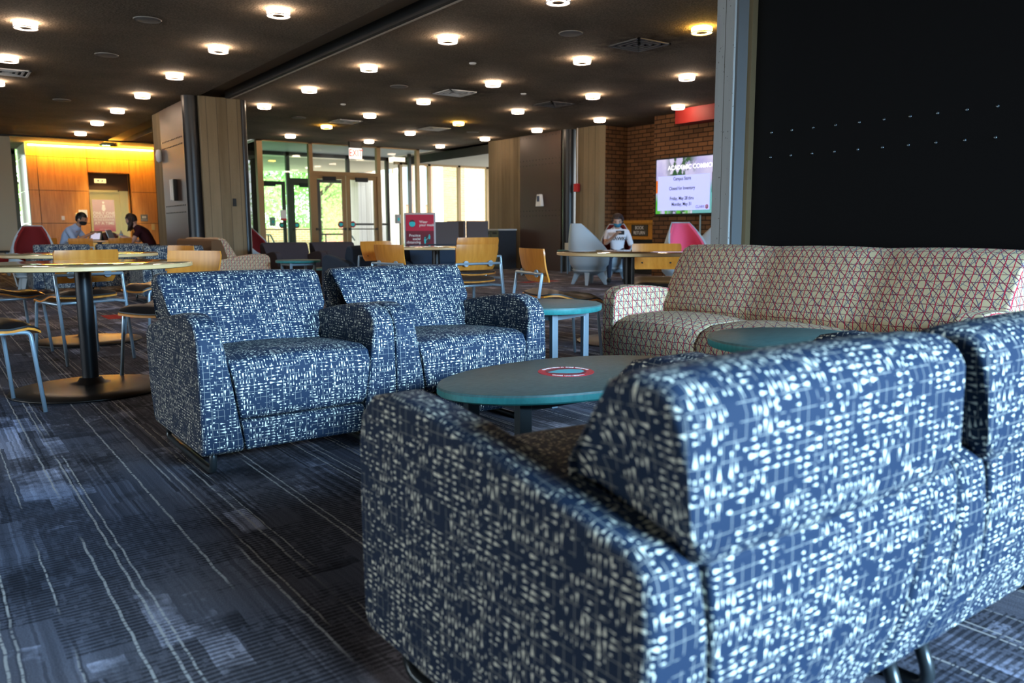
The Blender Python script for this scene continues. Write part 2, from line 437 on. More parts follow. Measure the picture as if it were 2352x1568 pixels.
# ================================================================== SHELL
f = boxo('floor', (-9, 18, -4.2, 27.6, -.2, 0), CARPET); struct(f)
bm = newbm()
box(bm, -9, 3.91, -4.2, 24.6, ZC, ZC+.3)
box(bm, 4.42, 12.2, -4.2, 19.86, ZC, ZC+.3)
box(bm, 4.42, 6.7, 19.86, 24.6, ZC, ZC+.3)
box(bm, 12.2, 18, -4.2, 13.4, ZC, ZC+.3)
struct(obj('ceiling', bm, CEIL))
o = boxo('trim_1', (3.91, 4.42, -4.2, 24.6, ZC+.12, ZC+.3), flat('dark_slot_concrete', (.20, .16, .11), .9)); struct(o)
o = boxo('trim_2', (4.33, 4.395, -4.2, 14.05, ZC-.01, ZC+.12), BLACK); struct(o)
o = boxo('trim_3', (4.395, 4.43, -4.2, 14.05, ZC-.012, ZC), flat('white_bead', (.5, .45, .36), .6)); struct(o)
o = boxo('trim_4', (-9, 5.3, 22.0, 22.12, ZC-.03, ZC), BLACK); struct(o)
# walls out of the frame or at the far ends
bm = newbm(); box(bm, -9, 1.87, 22.12, 22.3, 0, ZC); struct(obj('wall_far_left', bm, CREAMW))
bm = newbm(); box(bm, -9.2, -9, -4.2, 1.2, 0, ZC); box(bm, -9.2, -9, 13.8, 22.3, 0, ZC); box(bm, -9.2, -9, 1.2, 13.8, 0, .35); box(bm, -9.2, -9, 1.2, 13.8, 2.85, ZC); struct(obj('wall_left', bm, CREAMW))
bm = newbm(); box(bm, -9, .6, -4.4, -4.2, 0, ZC); box(bm, 9.4, 18, -4.4, -4.2, 0, ZC); box(bm, .6, 9.4, -4.4, -4.2, 0, .3); box(bm, .6, 9.4, -4.4, -4.2, 2.95, ZC); struct(obj('wall_near', bm, CREAMW))
win = bpy.data.objects.new('window_4', None); C.objects.link(win); struct(win)
bm = newbm()
for k in range(6): box(bm, .6+k*1.76-.03, .6+k*1.76+.03, -4.38, -4.22, .3, 2.95)
obj('window_frame', bm, DKBRONZE, win)
win = bpy.data.objects.new('window_5', None); C.objects.link(win); struct(win)
bm = newbm()
for k in range(8): box(bm, -9.18, -9.02, 1.2+k*1.8-.04, 1.2+k*1.8+.04, .35, 2.85)
obj('window_frame', bm, DKBRONZE, win)
# brick wall on the right with its recess
bm = newbm()
box(bm, 11.88, 12.1, 5.2, 11.46, 0, ZC); box(bm, 12.1, 12.68, 11.3, 11.46, 0, ZC); box(bm, 12.68, 12.9, 11.3, 13.2, 0, ZC); box(bm, 12.03, 12.68, 13.03, 13.2, 0, ZC)
struct(obj('wall_right', bm, BRICK))
bm = newbm(); box(bm, 11.88, 12.1, -4.2, 5.2, 0, ZC); struct(obj('wall_right_near', bm, CREAMW))
# far right glass room wall stubs
bm = newbm(); box(bm, 12.2, 12.24, 17.2, 22.2, 2.92, ZC+.02); struct(obj('trim_5', bm, BLACK))
bm = newbm(); box(bm, 11.9, 18, 13.4, 22.3, ZC-.0, ZC+.3); box(bm, 12.24, 18, 17.2, 22.3, 2.98, 3.0); struct(obj('ceiling_alcove', bm, flat('pale_plaster', (.5, .44, .34), .9)))

# ------------------------------------------------------------------ elevator alcove (left)
V0 = 23.6
us = [2.31, 2.53, 3.66, 4.66, 5.30]; zs = [0, 1.155, 1.98, 2.82, ZC]
bm = newbm()
for a, b in zip(us, us[1:]):
    for c_, d_ in zip(zs, zs[1:]):
        if a == 3.66:
            if d_ <= 2.0: continue
            c_ = max(c_, 2.46)
        box(bm, a+.006, b-.006, V0, V0+.02, c_+.006, d_-.006)
struct(obj('wall_elevator', bm, PANELWOOD))
bm = newbm(); box(bm, 2.31, 3.66, V0+.02, V0+.2, 0, ZC); box(bm, 4.66, 5.3, V0+.02, V0+.2, 0, ZC); box(bm, 3.66, 4.66, V0+.02, V0+.2, 2.46, ZC); box(bm, 5.3, 5.45, 16.9, 24.6, 0, ZC)
box(bm, 2.31, 5.3, V0+.62, V0+.7, 0, ZC)
struct(obj('wall_elevator_backing', bm, flat('dark_backing', (.04, .02, .01), .8)))
bm = newbm(); box(bm, 3.64, 3.66, V0, V0+.6, 0, 2.47); box(bm, 4.66, 4.68, V0, V0+.6, 0, 2.47); box(bm, 3.64, 4.68, V0, V0+.6, 2.46, 2.48)
struct(obj('trim_6', bm, PANELWOOD))
bm = newbm(); box(bm, 3.66, 4.66, V0+.33, V0+.36, 2.02, 2.46); struct(obj('wall_elevator_header', bm, flat('bronze_header', (.12, .055, .018), .5, .3)))
dr = bpy.data.objects.new('door_4', None); C.objects.link(dr); struct(dr)
boxo('door_panel', (3.70, 4.44, V0+.36, V0+.40, 0, 2.0), BRASS, dr)
boxo('door_frame', (4.44, 4.66, V0+.33, V0+.40, 0, 2.02), BRASS, dr, .004)
boxo('door_header', (3.66, 4.40, V0+.31, V0+.36, 1.97, 2.03), BRASS, dr)
t = empty('elevator_indicator', 'lit brass arrow panel above the elevator door', 'sign', (3.99, V0+.33, 2.27))
boxo('plate', (-.14, .14, -.02, 0, -.055, .055), glow('lit_brass', (.95, .72, .28), .6), t)
for sx_, d_ in ((-.05, -1), (.05, 1)):
    bm = newbm(); poly(bm, [(-.03, -.02*d_), (.03, -.02*d_), (0, .028*d_)][::d_], (sx_, -.021, 0), (1, 0, 0), (0, 0, 1), -.002); obj('arrow', bm, TEXTW, t)
t = empty('elevator_poster', 'rose poster reading ONLY ONE OCCUPANT on the brass elevator door', 'poster', (4.03, V0+.352, 1.36))
m = M('poster_print'); x, y, z = m.obj(); m.base(m.mix(m.ramp(z, -.38, -.12), (.55, .16, .22), (.62, .44, .46))).set(rough=.5)
boxo('sheet', (-.265, .265, 0, .006, -.42, .42), m.mat, t)
for s_, z_, sz, sx_ in (('ONLY ONE', .06, .105, 1), ('OCCUPANT', -.03, .105, .93), ('IN THE ELEVATOR', -.115, .062, .95), ('AT A TIME', -.205, .105, .98)):
    text(s_, sz, TEXTW, t, mat_face(0, -.002, z_), bold=.002, sx=sx_)
text('CLARK UNIVERSITY', .03, TEXTW, t, mat_face(0, -.002, -.36))
bm = newbm(); disc(bm, (0, -.002, .345), (1, 0, 0), (0, 0, 1), .026, .03, 16, -.001)
poly(bm, [(-.05, .16), (-.03, .29), (.03, .29), (.05, .16), (.03, .15), (.03, .12), (-.03, .12), (-.03, .15)], (0, -.002, 0), (1, 0, 0), (0, 0, 1), -.001); obj('person_symbol', bm, TEXTW, t)
t = empty('paper_notice', 'white paper notice with red foot beside the elevator door', 'sign', (3.48, V0-.004, 1.38))
boxo('sheet', (-.1, .1, 0, .004, -.12, .12), WHITE, t); boxo('red_band', (-.08, .1, -.002, 0, -.12, -.07), REDP, t)
t = empty('grey_room_sign', 'small grey sign with white pictograms right of the elevator', 'sign', (4.95, V0-.006, 1.30))
boxo('plate', (-.09, .09, 0, .006, -.09, .09), flat('grey_plate', (.14, .15, .15), .5), t); text('ELEVATOR', .03, TEXTW, t, mat_face(0, -.002, -.055)); 
bm = newbm()
for q in (-.035, 0, .035): poly(bm, [(q-.01, -.02), (q+.01, -.02), (q+.01, .04), (q-.01, .04)], (0, -.002, .01), (1, 0, 0), (0, 0, 1), -.001)
obj('pictogram', bm, TEXTW, t)
tag(boxo('call_button_plate', (5.12, 5.20, V0-.01, V0, .98, 1.14), BRASS), 'small brass call button plate behind the woman in the dark shirt', 'button')
tag(boxo('wall_outlet', (2.98, 3.05, V0-.012, V0, 1.24, 1.34), WHITE), 'small pale wall outlet on the wood panelling', 'outlet')
tag(boxo('wall_sconce_plate', (3.30, 3.37, V0-.03, V0, 1.24, 1.42), BRASS, None, .01), 'tapered brass wall plate on the wood panelling behind the man', 'plate')
lamp('elevator_downlight', 'SPOT', (4.05, 22.9, 3.08), (math.radians(22), 0, 0), 90, (1, .80, .45), spot_size=1.1, spot_blend=.7, shadow_soft_size=.06)
t = empty('cove_light', 'bright yellow strip light along the top of the wood wall', 'light', (3.8, V0-.12, 3.08))
boxo('light_strip', (-1.45, 1.45, -.02, .02, -.012, .012), glow('amber_strip', (1, .55, .07), 110), t)
# left return of the wood wall and the narrow window by it
bm = newbm()
for c_, d_ in zip(zs, zs[1:]): box(bm, 2.29, 2.31, 23.6, 24.3, c_+.006, d_-.006); box(bm, 2.29, 2.31, 24.31, 25.6, c_+.006, d_-.006)
struct(obj('wall_elevator_side', bm, flat('glossy_pale_panel', (.45, .45, .33), .15)))
win = bpy.data.objects.new('window_3', None); C.objects.link(win); struct(win)
bm = newbm(); box(bm, 2.12, 2.26, 25.6, 25.75, 0, 3.1); box(bm, 1.4, 2.26, 25.6, 25.75, 3.0, 3.15); obj('window_frame', bm, DKBRONZE, win)
boxo('pane', (1.4, 2.2, 25.66, 25.67, 0, 3.0), GLASS, win)
bm = newbm(); box(bm, -2, 1.87, 22.3, 25.7, ZC, ZC+.1); box(bm, 1.87, 5.3, 24.6, 25.8, ZC, ZC+.1); struct(obj('ceiling_far_left', bm, CEIL))

# ------------------------------------------------------------------ glass entrance
V1, V2 = 19.8, 22.5
U0 = 6.80
win = bpy.data.objects.new('window_1', None); C.objects.link(win); struct(win)
def post(bm, u0, u1, v0, v1, z0=0, z1=ZC): box(bm, u0, u1, v0, v1, z0, z1)
bm = newbm()
post(bm, U0, U0+.14, V1, V1+.14); post(bm, 8.13, 8.23, V1, V1+.12); post(bm, 10.03, 10.14, V1, V1+.12); post(bm, 11.24, 11.34, V1, V1+.12)
post(bm, 8.23, 10.03, V1, V1+.12, 2.36, 2.45)
box(bm, U0, 11.34, V1, V1+.12, ZC-.03, ZC); obj('window_frame', bm, BRONZE, win)
boxo('pane', (U0+.14, 8.13, V1+.05, V1+.06, 0, ZC-.03), GLASSG, win); boxo('pane', (8.23, 10.03, V1+.05, V1+.06, 2.45, ZC-.03), GLASS, win); boxo('pane', (10.14, 11.24, V1+.05, V1+.06, 0, ZC-.03), GLASS, win)
def stickers(par, x, z, v):
    bm = newbm(); disc(bm, (x, v, z), (1, 0, 0), (0, 0, 1), .085, .085, 28, -.002); s_ = obj('mask_sticker', bm, REDP, par)
    bm = newbm(); disc(bm, (x, v-.003, z), (1, 0, 0), (0, 0, 1), .065, .065, 28, -.001); obj('sticker_centre', bm, REDDK, s_)
    bm = newbm(); poly(bm, [(a*.09, b*.085) for a, b in MASK], (x, v-.0045, z), (1, 0, 0), (0, 0, 1), -.001); obj('mask_symbol', bm, TEAL, s_)
def door(name, u0, u1, v, ztop, stick=None, barz=.98, mats=BRONZE):
    d = bpy.data.objects.new(name, None); C.objects.link(d); struct(d)
    bm = newbm(); w_ = .1
    box(bm, u0, u0+w_, v, v+.05, 0, ztop); box(bm, u1-w_, u1, v, v+.05, 0, ztop); box(bm, u0+w_, u1-w_, v, v+.05, ztop-.1, ztop); box(bm, u0+w_, u1-w_, v, v+.05, 0, .25)
    obj('door_frame', bm, mats, d)
    boxo('pane', (u0+w_, u1-w_, v+.02, v+.028, .25, ztop-.1), GLASS, d)
    bm = newbm(); tube(bm, [(u0+.05, v-.05, barz), (u1-.05, v-.05, barz)], .014); box(bm, u0+.03, u0+.07, v-.06, v, barz-.03, barz+.03); box(bm, u1-.07, u1-.03, v-.06, v, barz-.03, barz+.03); obj('push_bar', bm, DKBRONZE, d)
    boxo('door_closer', (u0+.25, u0+.6, v-.07, v, ztop-.15, ztop-.04), BLACK, d, .008)
    if stick is not None: stickers(d, stick[0], 1.10, v+.015)
    return d
door('door_1', 8.23, 9.12, V1+.03, 2.36, (8.96,))
door('door_2', 9.14, 10.03, V1+.03, 2.36, (9.30,))
# outer line of the vestibule
win = bpy.data.objects.new('window_2', None); C.objects.link(win); struct(win)
bm = newbm()
for a in (7.05, 8.55, 10.4, 11.7): post(bm, a, a+.1, V2, V2+.1)
box(bm, U0, 11.8, V2, V2+.1, ZC-.1, ZC); box(bm, 8.65, 10.4, V2, V2+.1, 2.33, 2.43); box(bm, 10.5, 11.7, V2, V2+.1, 1.1, 1.16)
for vv in (V1+1.3,): box(bm, U0, U0+.09, vv, vv+.09, 0, ZC); box(bm, 11.72, 11.8, vv, vv+.09, 0, ZC)
box(bm, U0, U0+.12, V2-.05, V2+.1, 0, ZC)
box(bm, 11.34, 11.8, V1+.02, V1+.05, 0, .1)
obj('window_frame', bm, DKBRONZE, win)
boxo('pane', (U0+.1, 7.05, V2+.04, V2+.05, 0, ZC-.1), GLASSG, win); boxo('pane', (7.15, 8.55, V2+.04, V2+.05, 2.4, ZC-.1), GLASSG, win); boxo('pane', (8.65, 10.4, V2+.04, V2+.05, 2.43, ZC-.1), GLASS, win); boxo('pane', (10.5, 11.7, V2+.04, V2+.05, 0, ZC-.1), GLASS, win)
boxo('side_pane', (U0+.04, U0+.05, V1+.14, V2, 0, ZC-.03), GLASSG, win); boxo('side_pane', (11.76, 11.77, V1+.1, V2, 0, ZC-.03), glassy('clear_glass', ior=1.04), win)
door('door_3', 7.6, 8.5, V2, 2.33, (8.36,), .98, DKBRONZE)
door('door_5', 8.66, 9.54, V2, 2.33, (8.80,), .98, DKBRONZE)
bm = newbm(); box(bm, U0, 11.8, V1+.12, V2, ZC, ZC+.3); struct(obj('ceiling_vestibule', bm, flat('vestibule_white', (.62, .66, .62), .6)))
# north windows of the alcove
win = bpy.data.objects.new('window_6', None); C.objects.link(win); struct(win)
bm = newbm()
for a in (11.95, 12.95, 14.05, 15.15, 16.2): box(bm, a, a+.1, 22.1, 22.2, 0, 2.98)
box(bm, 11.8, 18, 22.1, 22.2, 2.92, 3.0); obj('window_frame', bm, BRONZE, win)
boxo('pane', (11.9, 17.5, 22.14, 22.15, 0, 2.95), GLASS, win)

# ------------------------------------------------------------------ columns and riveted panels
def riveted(name, label, b, rows, vs_list, mat, rmat, r=.011, tubes=()):
    t = empty(name, label, 'panel')
    boxo('steel_plate', b, mat, t, .004)
    bm0 = newbm(); lathe(bm0, [(0, r*.7), (r*.6, r*.55), (r, 0), (0, 0)], 12); me_r = None
    for z in rows:
        for v_ in vs_list:
            if me_r is None:
                rv = obj('rivet', bm0, rmat, t, 0, True); me_r = rv
            else:
                rv = me_r.copy(); C.objects.link(rv); rv.parent = t
            rv.location = (b[0]+.001, v_, z); rv.rotation_euler = (0, -PI/2, 0)
    for (a, bb, rr) in tubes:
        bm = newbm(); cyl(bm, a, bb, 0, ZC, rr, 32); obj('corner_tube', bm, TUBEM, t, 0, 'auto')
    return t
riveted('riveted_panel', 'large black riveted steel panel behind the beige and red sofa', (4.45, 4.9, -3.0, 3.435, 0, ZC-.004), (1.549, 1.395), [1.922+.1495*k for k in range(10)], PANELM, RIVET)
boxo('shade_strip', (4.30, 4.41, 3.435, 3.45, 0, ZC), flat('painted_shade_grey', (.10, .10, .10), .7), bpy.data.objects['riveted_panel'])  # painted shade: dark strip laid over the concrete column's darker side face
boxo('edge_channel', (4.40, 4.452, 3.405, 3.44, 0, ZC), flat('aged_brass', (.42, .30, .16), .35, .8), bpy.data.objects['riveted_panel'])
t = tag(boxo('concrete_column', (4.285, 4.95, 3.452, 3.60, 0, ZC), CONC2, None, .006), 'near blue-grey concrete column beside the black riveted panel', 'column')
riveted('riveted_panel', 'brownish riveted steel panel on the left concrete column', (3.79, 4.25, 14.60, 16.27, 0, ZC-.004), (2.56, 2.445, 1.395, 1.275), [14.82+.11*k for k in range(13)], PANELMF, BLACK, .014)
t = empty('concrete_column', 'board-marked tan concrete column left of the glass entrance', 'column', (4.24, 14.3, 0))
boxo('shaft', (-.35, .335, -.28, .28, 0, ZC-.001), CONC, t, .01)
for a_, b_, r_ in ((-.455, -.12, .13), (.39, -.14, .075)): bm = newbm(); cyl(bm, a_, b_, 0, ZC-.001, r_, 32); obj('corner_tube', bm, TUBEM, t, 0, 'auto')
tag(boxo('concrete_column', (3.80, 4.8, 16.3, 16.9, 0, ZC), CONC, None, .01), 'concrete column edge beyond the brownish riveted panel', 'column')
riveted('riveted_panel', 'dark riveted steel panel right of the recycling bins', (11.8, 12.4, 14.25, 15.79, 0, ZC-.004), (3.08, 2.555, 2.44, 1.38, 1.265, .14), [14.3+.122*k for k in range(13)], PANELMF, BLACK, .012, ((11.93, 14.12, .15),))
tag(boxo('concrete_column', (11.82, 12.5, 15.8, 17.15, 0, ZC), CONC, None, .01), 'board-marked concrete column behind the recycling bins', 'column')
bm = newbm()
pr = [(11.95, 13.9), (11.90, 13.7), (11.90, 13.4), (11.94, 13.12), (12.02, 13.02), (12.02, 13.9)]
lo = [bm.verts.new((a, b, 0)) for a, b in pr]; hi = [bm.verts.new((a, b, ZC)) for a, b in pr]
for i in range(len(pr)): j = (i+1) % len(pr); bm.faces.new((lo[i], lo[j], hi[j], hi[i]))
bm.faces.new(hi); bm.faces.new(lo[::-1])
tag(obj('concrete_column', bm, CONC, None), 'board-marked concrete column with the red fire alarm on it', 'column')
t = empty('fire_alarm', 'red fire alarm box with conduit on the concrete column', 'alarm', (11.88, 13.75, 1.86))
boxo('housing', (-.07, 0, -.07, .07, -.09, .09), REDP, t, .01)
bm = newbm(); tube(bm, [(-.02, 0, .09), (-.02, 0, ZC-1.86)], .012); obj('conduit', bm, WHITE, t)
t = empty('hand_sanitizer_dispenser', 'white hand sanitizer dispenser on the dark riveted panel', 'dispenser', (11.79, 14.95, 1.62))
bm = newbm(); prism(bm, [(-.06, .14), (.06, .14), (.11, -.14), (-.11, -.14)], -.09, 0); obj('housing', bm, WHITE, t, .015)
boxo('window', (-.093, -.088, -.045, .045, -.03, .1), flat('navy_label', (.03, .05, .12), .3), t)
# wall-mounted phone gear on the brownish panel
t = empty('wall_display_rack', 'narrow white and black rack on the brownish riveted panel', 'rack', (3.785, 15.35, 1.66))
for k, (mm, zz) in enumerate(((WHITE, .16), (WHITE, .17), (BLACK, .18))): boxo('slat', (-.06, 0, .14-k*.12, .2-k*.12, -zz, .2), mm, t, .004)
t = empty('sensor_box', 'white motion sensor beside the brownish panel near the ceiling', 'sensor', (3.76, 16.36, 2.33)); bm = newbm(); lathe(bm, [(0, -.12), (.05, -.08), (.06, .04), (.04, .12), (0, .13)], 16); obj('housing', bm, WHITE, t, 0, True)
tag(boxo('card_reader', (4.36, 4.42, 14.0, 14.02, 1.36, 1.49), BLACK, None, .004), 'small black card reader on the tan concrete column', 'card reader')

# ------------------------------------------------------------------ exterior
GRASS = flat('grass', (.10, .26, .04), .9); PAVE = flat('pale_paving', (.62, .58, .52), .9)
struct(boxo('ground', (-40, 70, 27.6, 90, -.3, -.1), GRASS)); struct(boxo('pavement', (2, 40, 22.6, 34, -.12, -.02), PAVE))
bm = newbm(); box(bm, 5.7, 13.2, 22.7, 28.2, 3.02, 3.4); struct(obj('ceiling_canopy', bm, flat('canopy_soffit', (.80, .70, .52), .8)))
tag(boxo('concrete_column', (12.9, 14.6, 27.0, 27.9, 0, 3.02), CONCOUT), 'pale board-marked concrete pier outside the right glass door', 'column')
tag(boxo('brick_planter', (10.9, 13.2, 31.2, 31.8, -.1, 1.05), BRICKOUT), 'low tan brick planter wall outside the glass doors', 'planter')
tag(boxo('brick_building', (21.35, 28.5, 33.0, 35.0, -.1, 14), BRICKOUT), 'tan brick building outside the far right windows', 'building')
t = empty('campus_building', 'red brick building with white pilasters seen through the far glass', 'building')
boxo('wall', (29, 41, 58, 70, -.1, 16), BRICKRED, t)
for k in range(7): boxo('pilaster', (29.0+k*1.8, 29.8+k*1.8, 57.6, 58, -.1, 16), WHITE, t)
for k in range(6): boxo('window', (30.0+k*1.8, 30.6+k*1.8, 57.9, 58, 3, 6), flat('blue_grey_pane', (.2, .25, .32), .1), t)
t = empty('handrail', 'dark metal handrail outside the right glass door', 'handrail', (11.0, 25.6, 0))
bm = newbm(); tube(bm, [(-.6, 0, .5), (-.2, 0, .82), (.9, 0, .82), (1.05, 0, .6)], .025, 8, .1); tube(bm, [(0, 0, 0), (0, 0, .82)], .022); tube(bm, [(.9, 0, 0), (.9, 0, .82)], .022); obj('rail', bm, flat('green_black_metal', (.02, .05, .04), .4, .5), t)
dup(t, (8.9, 25.2, 0), 1.57, 'dark metal handrail outside between the glass doors')
BARK = flat('bark', (.10, .075, .05), .9); LEAF = leafmat('leaves', (.22, .42, .12), (.50, .72, .28)); LEAF2 = leafmat('bright_leaves', (.30, .52, .18), (.60, .80, .36))
def tree(x, y, h, r, label, lm, n=2600, trunk=.28):
    t = empty('tree', label, 'tree', (x, y, 0), 0, 'trees outside the entrance')
    bm = newbm(); tube(bm, [(0, 0, -.1), (.1, 0, h*.3), (-.15, .1, h*.6), (.1, 0, h*.85)], [trunk, trunk*.75, trunk*.5, .06], 10)
    for k in range(6):
        a = k*1.1; tube(bm, [(0, 0, h*(.28+.07*k)), (math.cos(a)*r*.6, math.sin(a)*r*.6, h*(.45+.08*k))], [trunk*.4, .04], 6)
    obj('trunk', bm, BARK, t, 0, True)
    bm = newbm()
    cl = [(random.gauss(0, r*.45), random.gauss(0, r*.45), random.uniform(h*.10, h*1.0)) for _ in range(60)]
    for _ in range(n):
        c = random.choice(cl); p = Vector((random.gauss(c[0], r*.16), random.gauss(c[1], r*.16), max(.5, random.gauss(c[2], r*.14))))
        s_ = random.uniform(.05, .12); a = Vector((random.gauss(0, 1), random.gauss(0, 1), random.gauss(0, 1))).normalized(); b = a.orthogonal().normalized()
        q = [bm.verts.new(p+a*s_), bm.verts.new(p+b*s_*.6), bm.verts.new(p-a*s_), bm.verts.new(p-b*s_*.6)]; bm.faces.new(q)
    obj('foliage', bm, lm, t, recalc=False)
tree(10.6, 34.5, 7.5, 3.0, 'leafy tree outside left of the glass entrance', LEAF2, 10400)
tree(15.2, 36.5, 8.5, 2.6, 'leafy tree outside behind the middle glass door', LEAF, 10400)
tree(6.4, 38, 8, 3.0, 'bright green tree outside the leftmost glass of the entrance', LEAF2, 8400)
tree(21.0, 50, 9, 3.4, 'distant green tree outside beyond the concrete pier', LEAF, 8000)
tree(2.6, 40, 8, 3, 'pale green tree outside the narrow far left window', LEAF2, 10000)
tree(13.5, 47, 10, 4.2, 'tall tree outside furthest back behind the entrance trees', LEAF, 10000)

# ================================================================== CEILING FIXTURES
LAMPG = glow('warm_diffuser', (1, .76, .56), 26); LAMPY = glow('yellow_diffuser', (1, .58, .10), 26)
LDISC = glow('lamp_disc', (1, .70, .45), .9); RIM = flat('clear_rim', (.7, .66, .66), .1)
def make_lamp(ylw=False):
    t = empty('ceiling_light', '', 'ceiling light')
    bm = newbm(); lathe(bm, [(0, -.012), (.112, -.012), (.112, -.056), (0, -.056)], 28); obj('diffuser', bm, LAMPY if ylw else LAMPG, t)
    bm = newbm(); lathe(bm, [(0, 0), (.10, 0), (.10, -.012), (0, -.012)], 28); obj('mounting_plate', bm, WHITE, t)
    bm = newbm(); lathe(bm, [(.112, -.058), (.122, -.060), (.124, -.066), (.117, -.072), (.106, -.066), (.112, -.058)], 28); obj('rim', bm, RIM, t, 0, True)
    bm = newbm(); lathe(bm, [(0, -.057), (.062, -.057), (.062, -.066), (0, -.066)], 24); obj('centre_cap', bm, flat('amber_cap', (.45, .30, .20), .5), t)
    return t
L0 = make_lamp(); LY = make_lamp(True); usedL = [False, False]
VV = [6.22, 8.22, 10.25, 12.33, 14.38, 16.42, 18.50, 20.62]
ordn = ['nearest', 'second', 'third', 'fourth', 'fifth', 'sixth', 'seventh', 'eighth']
rows = [(1.10, [2, 3, 4], 'row at far left edge'), (3.11, [1, 2, 3, 4, 5, 6, 7], 'row left of dark slot'),
        (5.11, [0, 1, 2, 3, 4], 'row right of dark slot'), (7.16, [0, 1, 2, 3, 4, 5, 6], 'second row right of dark slot'),
        (9.17, [1, 2, 3, 4, 5, 6], 'third row right of dark slot'), (11.22, [2, 3, 4, 5, 6], 'row nearest brick wall')]
YEL = {(7.16, 0), (7.16, 5), (9.17, 4)}
for u, idx, nm in rows:
    for k, i in enumerate(idx):
        ys = (u, i) in YEL; src = LY if ys else L0
        lb = ('yellow-glowing' if ys else 'white')+' round ceiling light, '+ordn[k]+' in '+nm
        if not usedL[ys]: src.location = (u, VV[i], ZC); src['label'] = lb; src['group'] = 'round ceiling lights'; usedL[ys] = True
        else: dup(src, (u, VV[i], ZC), 0, lb, 'round ceiling lights')
dup(L0, (13.4, 20.3, ZC), 0, 'round ceiling light in the glass alcove at the far right', 'round ceiling lights')
# speakers, vents, sprinklers
SPK = flat('speaker_grille', (.16, .15, .14), .7)
sp = None
for (a, b), lb in zip(((6.16, 7.27), (6.19, 11.4), (6.23, 15.61), (2.1, 11.51), (2.14, 15.81), (10.34, 15.62), (2.13, 9.39)),
        ('nearest, above the middle of the room', 'between the first and second right rows', 'far, near the entrance', 'left of the dark slot, largest', 'far left of the dark slot', 'far right beside the bins', 'left of the dark slot at the top edge')):
    if sp is None:
        sp = empty('ceiling_speaker', '', 'speaker'); bm = newbm(); lathe(bm, [(0, -.012), (.1, -.012), (.125, -.006), (.13, 0), (0, 0)], 32); obj('grille', bm, SPK, sp, 0, True)
        bm = newbm(); lathe(bm, [(.125, -.004), (.132, -.012), (.14, -.002), (.125, -.004)], 32); obj('rim', bm, flat('grey_rim', (.3, .28, .25), .5), sp, 0, True)
        sp.location = (a, b, ZC); sp['label'] = 'round grey ceiling speaker, '+lb; sp['group'] = 'ceiling speakers'
    else: dup(sp, (a, b, ZC), 0, 'round grey ceiling speaker, '+lb, 'ceiling speakers')
for (a, b), lb, mm in zip(((7.21, 7.24), (7.22, 11.41), (7.23, 15.64), (9.33, 15.62), (9.29, 11.43), (1.18, 13.52)),
        ('dark square ceiling vent nearest the concrete column', 'white square ceiling vent above the middle of the room', 'white square ceiling vent near the exit sign', 'white square ceiling vent above the red sign', 'dark square ceiling vent in front of the brick recess', 'greenish lit square ceiling vent at the left edge'),
        (SPK, WHITE, WHITE, WHITE, SPK, WHITE)):
    t = empty('ceiling_vent', lb, 'vent', (a, b, ZC), 0, 'square ceiling vents')
    bm = newbm()
    for r_ in (.27, .2, .13, .06):
        z_ = -.012
        for q in ((-r_, r_, -r_, -r_+.03), (-r_, r_, r_-.03, r_), (-r_, -r_+.03, -r_, r_), (r_-.03, r_, -r_, r_)): box(bm, *q, z_, 0)
    obj('frame', bm, mm, t)
    boxo('duct_opening', (-.24, .24, -.24, .24, -.003, 0), BLACK, t)
for (a, b), lb in zip(((6.16, 9.29), (6.23, 13.54), (8.18, 10.84)), ('nearer, in the middle of the ceiling', 'further, towards the entrance', 'between the square vents')):
    bm = newbm(); lathe(bm, [(0, -.02), (.04, -.016), (.05, 0), (0, 0)], 20); o = obj('sprinkler_cover', bm, WHITE, None, 0, True); o.location = (a, b, ZC); tag(o, 'small white ceiling sprinkler cover, '+lb, 'sprinkler', 'sprinkler covers')
# exit sign
t = empty('exit_sign', 'red and white EXIT sign hanging before the glass doors', 'sign', (9.03, 19.0, 2.86))
boxo('mount', (-.17, .17, -.04, .04, .14, .29), BLACK, t, .006); boxo('sign_face', (-.165, .165, -.03, .03, -.13, .13), glow('exit_white', (1, .93, .88), .42), t, .004)
text('EXIT', .25, glow('exit_red', (1, .03, .02), .6), t, mat_face(0, -.034, 0), bold=.006, sx=.72)

# ================================================================== TV, RED BOX, BOOK RETURN
t = empty('television', 'wall-mounted screen reading Academic Commons on the brick wall', 'screen', (11.80, 10.36, 1.76))
boxo('housing', (0, .06, -.93, .97, -.55, .55), BLACK, t)
m = M('screen_picture'); x, y, z = m.obj()
sky = m.mix(m.ramp(m.noise(x, y*3, z*3, 1, 3), .3, .7), (.45, .42, .75), (.75, .70, .9))
tr = m.ramp(m.noise(x, y*7, z*7, 1, 4), .46, .54)*m.ramp((y-.30).abs(), .42, .2)
c = m.mix(tr, sky, (.02, .09, .03)); c = m.mix(m.ramp(z, -.1, -.3)*m.ramp(m.noise(x, y*5, 4, 1, 2), .45, .55), c, (.10, .45, .05)); c = m.mix(m.ramp(z, .1, -.1)*y.lt(.0), c, (.15, .45, .45)); c = m.mix((z-.0).abs().lt(.12)*y.gt(.86), c, (.8, .18, .02))
m.base((.02, .02, .02)).emit(c, .42).set(rough=.15)
boxo('screen', (-.003, 0, -.90, .94, -.52, .52), m.mat, t)
boxo('slide_panel', (-.006, -.003, -.41, .89, -.46, .20), glow('slide_lilac', (.42, .46, .90), .42), t)
boxo('screen_side_box', (-.006, -.003, -.75, -.45, -.15, .22), BLACK, t)
NAVY = flat('navy_text', (.01, .015, .08), .5); SCW = glow('screen_white', (.95, .95, 1), .5)
text('ACADEMIC COMMONS', .118, SCW, t, mat_face(-.008, .02, .345, '-u'), bold=.001, sx=1.0)
